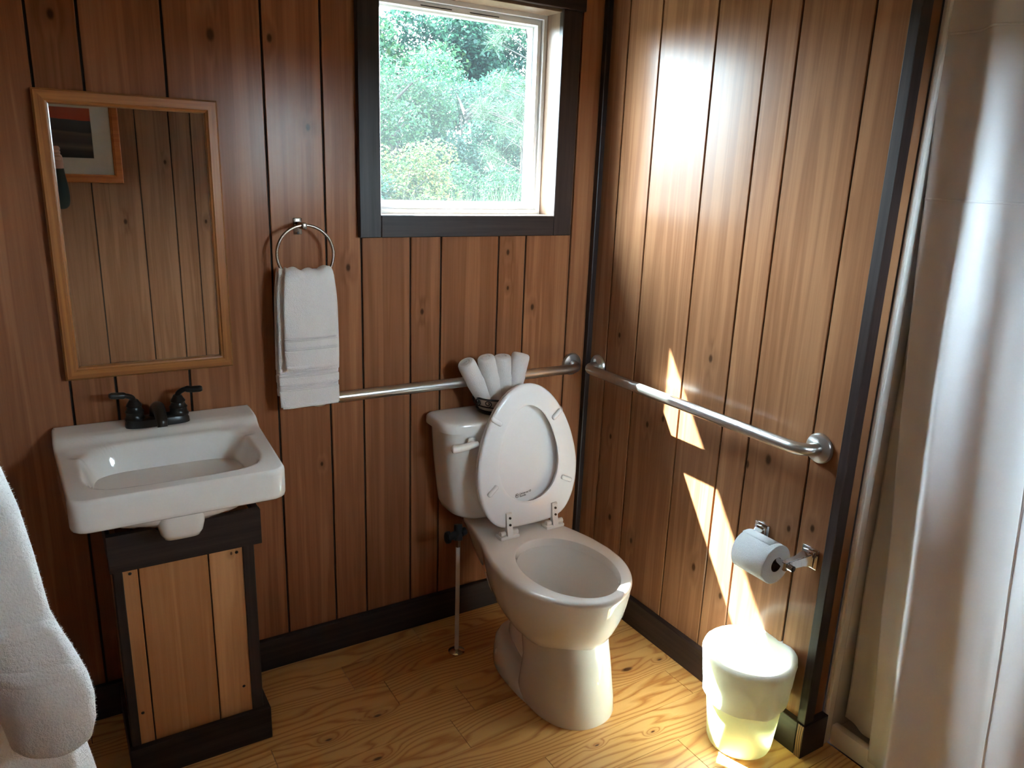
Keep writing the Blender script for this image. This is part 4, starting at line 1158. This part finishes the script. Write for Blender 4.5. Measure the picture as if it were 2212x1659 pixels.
for z, xl, xr in PR:
    sec.append(robe_ring((xl + xr) / 2, -1.150, z, (xr - xl) / 2, min(0.050, (xr - xl) / 2 * 0.9), 2.0 + 0.3 * z, 0.006, 72, -0.30 * max(0, min(1, (0.9 - z) / 0.1))))
loft(bm, sec, True, True, True); fix(bm)
slv = obj('sleeve', bm, M['robe'], rb, smooth=70)
bm = bmesh.new()
for zc in (0.925, 0.985):
    sec = []
    for dz, g_ in ((-0.014, 0.0), (-0.010, 0.004), (0.0, 0.006), (0.010, 0.004), (0.014, 0.0)):
        z = zc + dz; xl = interp(z, [p[0] for p in PR], [p[1] for p in PR]); xr = interp(z, [p[0] for p in PR], [p[2] for p in PR])
        sec.append(robe_ring((xl + xr) / 2, -1.150, z, (xr - xl) / 2 + g_ - 0.002, min(0.050, (xr - xl) / 2 * 0.9) + g_ - 0.002, 2.0 + 0.3 * z, 0.006, 72, -0.25))
    loft(bm, sec, True, True, True)
fix(bm); obj('cuff_band', bm, M['robe'], slv, smooth=70)
def fuzz(name, src, parent, n, ln, seed):
    """terry loops standing off the cloth"""
    rg_ = np.random.default_rng(seed)
    me = src.data; vs = np.array([v.co for v in me.vertices]); ps = [p for p in me.polygons if len(p.vertices) == 4]
    ar = np.array([p.area for p in ps]); ids = rg_.choice(len(ps), n, p=ar / ar.sum())
    V = []; Fc = []
    for q, i in enumerate(ids):
        p = ps[i]; a, b, c, d = [vs[k] for k in p.vertices]; u, v = rg_.random(2)
        o_ = a * (1 - u) * (1 - v) + b * u * (1 - v) + c * u * v + d * (1 - u) * v
        nn = np.array(p.normal) + rg_.normal(0, 0.45, 3); nn /= np.linalg.norm(nn)
        t_ = np.cross(nn, rg_.normal(0, 1, 3)); t_ /= np.linalg.norm(t_) + 1e-9
        L = ln * (0.5 + rg_.random()); w_ = ln * 0.13
        V += [o_ - t_ * w_ - nn * 0.001, o_ + t_ * w_ - nn * 0.001, o_ + nn * L]; Fc.append((3 * q, 3 * q + 1, 3 * q + 2))
    m_ = bpy.data.meshes.new(name); m_.from_pydata([tuple(x) for x in V], [], Fc); m_.materials.append(M['robe'])
    o = bpy.data.objects.new(name, m_); COL.objects.link(o); o.parent = parent; o['kind'] = 'stuff'
fuzz('terry_pile', body, body, 26000, 0.0024, 3)
fuzz('terry_pile', slv, slv, 24000, 0.0024, 4)
bm = bmesh.new()
lathe(bm, [(0.022, XL + 0.0005), (0.022, XL + 0.006), (0.008, XL + 0.010), (0.007, XL + 0.05), (0.012, XL + 0.056), (0.0, XL + 0.060)], (0, -1.04, 1.56), 20, 'x'); fix(bm)
tag(obj('robe_hook', bm, M['nickel'], loc=(XL, -1.04, 1.56)), 'nickel hook on the left wall that carries the bathrobe', 'hook')

# ------------------------------------------------------------------ the photographer, met only in the mirror
pm = NT('person_skin'); pm.P(base=(0.50, 0.27, 0.19), rough=0.5, sss=0.0); M['skin'] = pm.m
M['shirt'] = simple('dark_green_top', (0.012, 0.018, 0.014), 0.9).m
M['jeans'] = simple('dark_trousers', (0.02, 0.025, 0.04), 0.9).m
M['hair'] = simple('brown_hair', (0.06, 0.03, 0.015), 0.6).m
per = thing('person', 'person in dark green top holding up a phone, seen in the mirror', 'person', (-1.75, -2.33, 0))
PX = -1.755; PY = -2.345
V = {}; E = []; RD = {}
def jv(k, p, r): V[k] = Vector(p); RD[k] = r
jv('pelvis', (PX, PY, 0.93), (0.145, 0.105)); jv('waist', (PX, PY, 1.08), (0.125, 0.092)); jv('chest', (PX, PY, 1.24), (0.145, 0.10)); jv('uchest', (PX, PY, 1.36), (0.12, 0.085)); jv('neck', (PX + 0.005, PY + 0.01, 1.445), (0.052, 0.052)); jv('head0', (PX + 0.012, PY + 0.03, 1.50), (0.060, 0.066)); jv('head1', (PX + 0.015, PY + 0.035, 1.575), (0.072, 0.088)); jv('head2', (PX + 0.015, PY + 0.025, 1.645), (0.062, 0.076))
E += [('pelvis', 'waist'), ('waist', 'chest'), ('chest', 'uchest'), ('uchest', 'neck'), ('neck', 'head0'), ('head0', 'head1'), ('head1', 'head2')]
for s, k in ((1, 'r'), (-1, 'l')):
    jv('hip' + k, (PX + s * 0.085, PY, 0.86), (0.085, 0.085)); jv('knee' + k, (PX + s * 0.095, PY + 0.015, 0.48), (0.058, 0.058)); jv('ank' + k, (PX + s * 0.10, PY - 0.02, 0.09), (0.040, 0.040)); jv('toe' + k, (PX + s * 0.115, PY + 0.13, 0.035), (0.038, 0.032))
    E += [('pelvis', 'hip' + k), ('hip' + k, 'knee' + k), ('knee' + k, 'ank' + k), ('ank' + k, 'toe' + k)]
jv('shr', (PX + 0.165, PY, 1.375), (0.055, 0.055)); jv('elr', (-1.5075, -2.215, 1.272), (0.036, 0.036)); jv('fmr', (-1.508, -2.195, 1.345), (0.036, 0.036)); jv('wrr', (-1.510, -2.180, 1.432), (0.024, 0.024)); jv('palr', (-1.512, -2.183, 1.475), (0.026, 0.020)); jv('knr', (-1.513, -2.187, 1.515), (0.028, 0.016))
jv('shl', (PX - 0.165, PY, 1.375), (0.055, 0.055)); jv('ell', (PX - 0.21, PY - 0.01, 1.08), (0.042, 0.042)); jv('wrl', (PX - 0.20, PY + 0.07, 0.84), (0.027, 0.027)); jv('pall', (PX - 0.197, PY + 0.085, 0.79), (0.022, 0.034)); jv('knl', (PX - 0.195, PY + 0.09, 0.75), (0.018, 0.036))
E += [('uchest', 'shr'), ('shr', 'elr'), ('elr', 'fmr'), ('fmr', 'wrr'), ('wrr', 'palr'), ('palr', 'knr'), ('uchest', 'shl'), ('shl', 'ell'), ('ell', 'wrl'), ('wrl', 'pall'), ('pall', 'knl')]
roots = ['pelvis']
def chain(k, pts, rs):
    for i, (p, r) in enumerate(zip(pts, rs)):
        jv(f'{k}{i}', p, (r, r))
        if i: E.append((f'{k}{i - 1}', f'{k}{i}'))
    roots.append(f'{k}0')
for q, (h, ln) in enumerate(((1.532, 0.9), (1.516, 1.0), (1.500, 0.95), (1.486, 0.78))):      # right hand: fingers wrap the phone's end
    chain(f'fr{q}', [(-1.511, -2.188, h - 0.012), (-1.503, -2.176, h), (-1.506, -2.158, h + 0.004), (-1.506 - 0.024 * ln, -2.150, h + 0.003)], [0.0105, 0.0098, 0.0088, 0.0075])
chain('fr4', [(-1.514, -2.186, 1.468), (-1.524, -2.196, 1.490), (-1.535, -2.196, 1.510), (-1.545, -2.191, 1.524)], [0.0115, 0.0105, 0.0095, 0.008])
for q in range(4):
    y0 = PY + 0.062 + q * 0.018; L = (0.066, 0.074, 0.070, 0.055)[3 - q]
    chain(f'fl{q}', [(PX - 0.195, y0, 0.765), (PX - 0.193, y0 + 0.004, 0.735), (PX - 0.187, y0 + 0.004, 0.715), (PX - 0.180, y0 + 0.002, 0.765 - L)], [0.0105, 0.0095, 0.0088, 0.0075])
chain('fl4', [(PX - 0.190, PY + 0.110, 0.79), (PX - 0.180, PY + 0.130, 0.765), (PX - 0.176, PY + 0.136, 0.735)], [0.0115, 0.010, 0.008])
chain('nose', [(PX + 0.017, PY + 0.105, 1.575), (PX + 0.018, PY + 0.127, 1.555)], [0.013, 0.011])
for s in (-1, 1): chain('ear%d' % s, [(PX + 0.015 + s * 0.066, PY + 0.03, 1.545), (PX + 0.015 + s * 0.076, PY + 0.022, 1.575)], [0.010, 0.013])
keys = list(V); idx = {k: i for i, k in enumerate(keys)}
me = bpy.data.meshes.new('body_skel'); me.from_pydata([V[k] for k in keys], [(idx[a], idx[b]) for a, b in E], [])
sk = bpy.data.objects.new('skel', me); COL.objects.link(sk)
sk.modifiers.new('skin', 'SKIN'); sk.modifiers.new('sub', 'SUBSURF').levels = 2
for i, k in enumerate(keys):
    sv_ = me.skin_vertices[0].data[i]; sv_.radius = RD[k]; sv_.use_root = k in roots
dg = bpy.context.evaluated_depsgraph_get(); dg.update()
bme = bpy.data.meshes.new_from_object(sk.evaluated_get(dg)); bpy.data.objects.remove(sk)
for mm in (M['skin'], M['shirt'], M['jeans'], M['black']): bme.materials.append(mm)
for p in bme.polygons:
    c = p.center; p.use_smooth = True
    right = c.x > -1.56 and c.y > -2.27
    if c.z > 1.44 and not (right and c.z < 1.44): p.material_index = 0
    elif c.x < PX - 0.13 and c.z < 0.86 and c.z > 0.66: p.material_index = 0
    elif c.z < 0.085: p.material_index = 3
    elif c.z < 0.90: p.material_index = 2
    else: p.material_index = 1
bme.transform(Matrix.Translation(-Vector(per.location)))
bo = bpy.data.objects.new('body', bme); COL.objects.link(bo); bo.parent = per
for s in (-1, 1):
    bm = bmesh.new()
    bmesh.ops.create_uvsphere(bm, u_segments=12, v_segments=8, radius=0.011, matrix=Matrix.Translation((PX + 0.015 + s * 0.030, PY + 0.1085, 1.584)))
    obj('eye', bm, M['black'], per)
bm = bmesh.new(); tube(bm, [(PX - 0.006, PY + 0.105, 1.527), (PX + 0.016, PY + 0.110, 1.524), (PX + 0.038, PY + 0.105, 1.527)], 0.005, 8); obj('mouth', bm, simple('lips', (0.35, 0.12, 0.10), 0.5).m, per)
bm = bmesh.new()
bmesh.ops.create_uvsphere(bm, u_segments=28, v_segments=18, radius=1.0)
for v in list(bm.verts):
    if v.co.y > 0.30 and v.co.z < 0.42: bm.verts.remove(v)
for v in bm.verts:
    x, y, z = v.co; v.co = (PX + 0.015 + x * 0.088, PY + 0.018 + y * 0.104, 1.59 + z * (0.105 if z > 0 else 0.15))
obj('hair', bm, M['hair'], per)
ph_c = CAM - F_ * 0.022
ph = thing('phone', 'dark phone held up in front of the photographer', 'phone', ph_c)
bm = bmesh.new(); box(bm, (-0.020, -0.036, -0.004), (0.128, 0.036, 0.004), 0.004, 3)
for v in bm.verts: v.co = ph_c + R_ * v.co.x + U_ * v.co.y - F_ * v.co.z
obj('phone_body', bm, M['black'], ph, smooth=40)

# ------------------------------------------------------------------ the thicket outside
lf1 = leafy('leaf_green', [(0.026, 0.110, 0.065), (0.050, 0.170, 0.090), (0.085, 0.240, 0.095), (0.160, 0.290, 0.080)])
lf2 = leafy('leaf_teal', [(0.020, 0.095, 0.080), (0.040, 0.150, 0.115), (0.070, 0.210, 0.130)])
lf3 = leafy('leaf_yellow', [(0.10, 0.22, 0.06), (0.20, 0.30, 0.06), (0.36, 0.34, 0.07), (0.40, 0.20, 0.05)])
ndl = leafy('pine_needles', [(0.07, 0.16, 0.075), (0.13, 0.25, 0.11), (0.20, 0.30, 0.14)], 0.3)
grs = leafy('tall_grass', [(0.12, 0.24, 0.08), (0.22, 0.34, 0.12), (0.36, 0.42, 0.20)], 0.4)
M['bark'] = simple('grey_bark', (0.020, 0.017, 0.015), 0.9, 0.4, 12.0, spec=0.05).m
gd = simple('leaf_litter', (0.018, 0.018, 0.010), 0.95, 0.4, 6.0, spec=0.05).m
bm = bmesh.new()
nx_ = 40
rr = [[(-14 + 34 * i / nx_, 0.16 + 22 * (j / 24) ** 1.3, -0.55 + 0.10 * nz(i * .4, j * .5, 2) + 9.0 * max(0, j / 24 - 0.55)) for i in range(nx_ + 1)] for j in range(25)]
loft(bm, rr, closed=False); fix(bm)
o = obj('ground', bm, gd, smooth=60); o['kind'] = 'structure'
RG = np.random.default_rng(11)
def leaves_mesh(name, C, size, mat, up=0.35, asp=0.52):
    """folded diamond leaves at the points C"""
    n = len(C)
    nrm = RG.normal(0, 1, (n, 3)); nrm[:, 2] = np.abs(nrm[:, 2]) + up; nrm /= np.linalg.norm(nrm, axis=1)[:, None]
    ax = np.cross(nrm, RG.normal(0, 1, (n, 3))); ax /= np.linalg.norm(ax, axis=1)[:, None] + 1e-9
    sd = np.cross(nrm, ax); s = size * (0.6 + 0.8 * RG.random(n))[:, None]
    a = C - ax * s * 0.5; b = C + sd * s * asp * 0.5 + nrm * s * 0.10; c = C + ax * s * 0.5; d = C - sd * s * asp * 0.5 + nrm * s * 0.10
    V = np.stack([a, b, c, d], 1).reshape(-1, 3)
    me = bpy.data.meshes.new(name)
    me.vertices.add(4 * n); me.vertices.foreach_set('co', V.astype(np.float32).ravel())
    me.loops.add(6 * n); me.polygons.add(2 * n)
    base = np.arange(n)[:, None] * 4
    li = (base + np.array([[0, 1, 2, 0, 2, 3]])).astype(np.int32).ravel()
    me.loops.foreach_set('vertex_index', li)
    me.polygons.foreach_set('loop_start', (np.arange(2 * n) * 3).astype(np.int32))
    me.update(calc_edges=True); me.validate()
    me.materials.append(mat)
    return me
def tree(name, label, cat, loc, h, rad, n, size, mat, group, nb=26, low=0.15, sq=1.0):
    t = thing(name, label, cat, loc, group)
    x, y, z = loc
    # boughs: clumps of foliage on short branches
    cl = []
    for k in range(nb):
        hh = low + (1 - low) * RG.random() ** 0.8
        rmax = rad * (1 - 0.75 * abs(hh - 0.45) ** 1.4)
        a = RG.random() * 2 * PI; q = rmax * (0.35 + 0.65 * RG.random())
        cl.append((x + q * math.cos(a), y + q * math.sin(a) * sq, z + h * hh))
    C = []
    per_ = n // nb
    for c in cl:
        d = RG.normal(0, 1, (per_, 3)); d /= np.linalg.norm(d, axis=1)[:, None]
        d *= (0.25 + 0.75 * RG.random((per_, 1)) ** 0.5) * rad * 0.36
        d[:, 2] *= 0.75
        C.append(np.array(c) + d)
    C = np.concatenate(C) - np.array(loc)
    f = bpy.data.objects.new('foliage', leaves_mesh('foliage', C, size, mat)); COL.objects.link(f); f.parent = t; f['kind'] = 'stuff'
    bm = bmesh.new()
    tube(bm, [(x, y, z - 0.05), (x + 0.06 * rad, y, z + h * 0.4), (x - 0.03 * rad, y, z + h * 0.85)], [0.05 * rad + 0.015, 0.035 * rad + 0.01, 0.01], 9)
    for c in cl[::2]:
        tube(bm, [(x + 0.03 * rad, y, max(z + 0.05, c[2] - 0.35 * rad)), ((x + c[0]) / 2, (y + c[1]) / 2, c[2] - 0.12 * rad), c], [0.02 * rad + .004, 0.012 * rad + .002, 0.003], 5)
    fix(bm); obj('trunk', bm, M['bark'], t)
    return t
GZ = -0.5
tree('broadleaf_tree', 'tall blue green tree behind the thicket seen through the window', 'tree', (1.9, 12.5, 0.0), 4.1, 1.7, 20000, 0.115, lf2, 'trees beyond the window', 34)
tree('broadleaf_tree', 'tall leafy tree at the middle back of the window view', 'tree', (4.2, 13.0, 0.0), 4.2, 1.8, 38000, 0.115, lf1, 'trees beyond the window', 34)
tree('broadleaf_tree', 'tall leafy tree at the far right back of the window view', 'tree', (6.6, 13.2, 0.0), 4.7, 1.8, 38000, 0.115, lf2, 'trees beyond the window', 34)
tree('broadleaf_tree', 'tree beyond the left edge of the window view', 'tree', (-0.8, 12.8, 0.0), 4.6, 1.8, 10000, 0.13, lf1, 'trees beyond the window', 30)
tree('shrub', 'bushy green shrub at the left of the window view', 'shrub', (1.3, 8.0, GZ), 3.3, 1.10, 24000, 0.058, lf1, 'shrubs beyond the window', 34)
tree('shrub', 'pale green shrub in the middle of the window view', 'shrub', (2.75, 8.4, GZ), 3.4, 1.15, 24000, 0.058, lf1, 'shrubs beyond the window', 34)
tree('shrub', 'yellowing shrub low in the middle of the window view', 'shrub', (2.1, 6.4, GZ), 2.15, 0.85, 14000, 0.046, lf3, 'shrubs beyond the window', 26)
tree('shrub', 'dark teal shrub at the right of the window view', 'shrub', (4.1, 8.8, GZ), 3.3, 1.15, 22000, 0.058, lf2, 'shrubs beyond the window', 32)
tree('shrub', 'low teal shrub at the bottom left of the window view', 'shrub', (1.15, 6.0, GZ), 1.9, 0.80, 15000, 0.046, lf2, 'shrubs beyond the window', 26)
tree('shrub', 'low green shrub at the bottom right of the window view', 'shrub', (3.3, 6.7, GZ), 1.9, 0.85, 15000, 0.046, lf1, 'shrubs beyond the window', 26)
tree('shrub', 'green shrub beyond the right edge of the window view', 'shrub', (5.6, 8.8, GZ), 3.2, 1.2, 8000, 0.09, lf1, 'shrubs beyond the window', 30)
tree('shrub', 'green shrub beyond the left edge of the window view', 'shrub', (-0.3, 8.0, GZ), 3.2, 1.2, 8000, 0.09, lf2, 'shrubs beyond the window', 30)
# pine with long needle tufts at the right
PNX = 3.85
pn = thing('pine_tree', 'long needled young pine at the right of the window view', 'tree', (PNX, 6.6, GZ))
bm = bmesh.new(); tube(bm, [(PNX, 6.6, GZ), (PNX - 0.03, 6.6, 1.4), (PNX, 6.6, 3.3)], [0.045, 0.032, 0.012], 10)
tips = []
for k in range(46):
    z = 1.2 + 2.2 * RG.random(); a = RG.random() * 2 * PI; L = 0.75 * (1 - 0.25 * (z - 1.2) / 2.2) * (0.5 + 0.5 * RG.random())
    e = Vector((PNX + L * math.cos(a), 6.6 + L * math.sin(a), z + 0.18)); tips.append(e)
    tube(bm, [(PNX - 0.02, 6.6, z), tuple(e)], [0.010, 0.004], 5)
fix(bm); obj('trunk', bm, M['bark'], pn)
V = []; Fc = []
for e in tips:
    for q in range(150):
        d = RG.normal(0, 1, 3); d[2] += 0.6; d /= np.linalg.norm(d); L = 0.17 + 0.10 * RG.random()
        o_ = np.array(e) - np.array((PNX, 6.6, GZ)) + RG.normal(0, 0.035, 3); sdv = np.cross(d, RG.normal(0, 1, 3)); sdv /= np.linalg.norm(sdv)
        i = len(V); V += [o_ - sdv * 0.0022, o_ + sdv * 0.0022, o_ + d * L - np.array((0, 0, L * 0.15))]; Fc.append((i, i + 1, i + 2))
me = bpy.data.meshes.new('needles'); me.from_pydata([tuple(v) for v in V], [], Fc); me.materials.append(ndl)
o = bpy.data.objects.new('needles', me); COL.objects.link(o); o.parent = pn; o['kind'] = 'stuff'
# tall grass
V = []; Fc = []
GC = np.array((2.75, 5.0, GZ))
for q in range(1500):
    b = np.array((RG.normal(0.15, 0.50), RG.normal(0, 0.30), 0.0)); L = 1.45 + 0.75 * RG.random(); a = RG.random() * 2 * PI; ben = 0.15 + 0.45 * RG.random()
    dv = np.array((math.cos(a), math.sin(a), 0)); sdv = np.array((-math.sin(a), math.cos(a), 0)) * 0.005
    i = len(V)
    for s, wd in ((0, 1.0), (0.4, 1.0), (0.75, 0.8)):
        p = b + dv * ben * L * s * s * 0.55 + np.array((0, 0, L * s * (1 - 0.25 * ben * s))); V += [p - sdv * wd, p + sdv * wd]
    V.append(b + dv * ben * L * 0.62 + np.array((0, 0, L * (1 - 0.30 * ben))))
    Fc += [(i, i + 1, i + 3, i + 2), (i + 2, i + 3, i + 5, i + 4), (i + 4, i + 5, i + 6)]
me = bpy.data.meshes.new('tall_grass'); me.from_pydata([tuple(v) for v in V], [], Fc); me.materials.append(grs)
o = bpy.data.objects.new('tall_grass', me); COL.objects.link(o); o.location = GC; o['kind'] = 'stuff'
tag(o, 'tall pale grass blades at the lower right of the window view', 'grass')
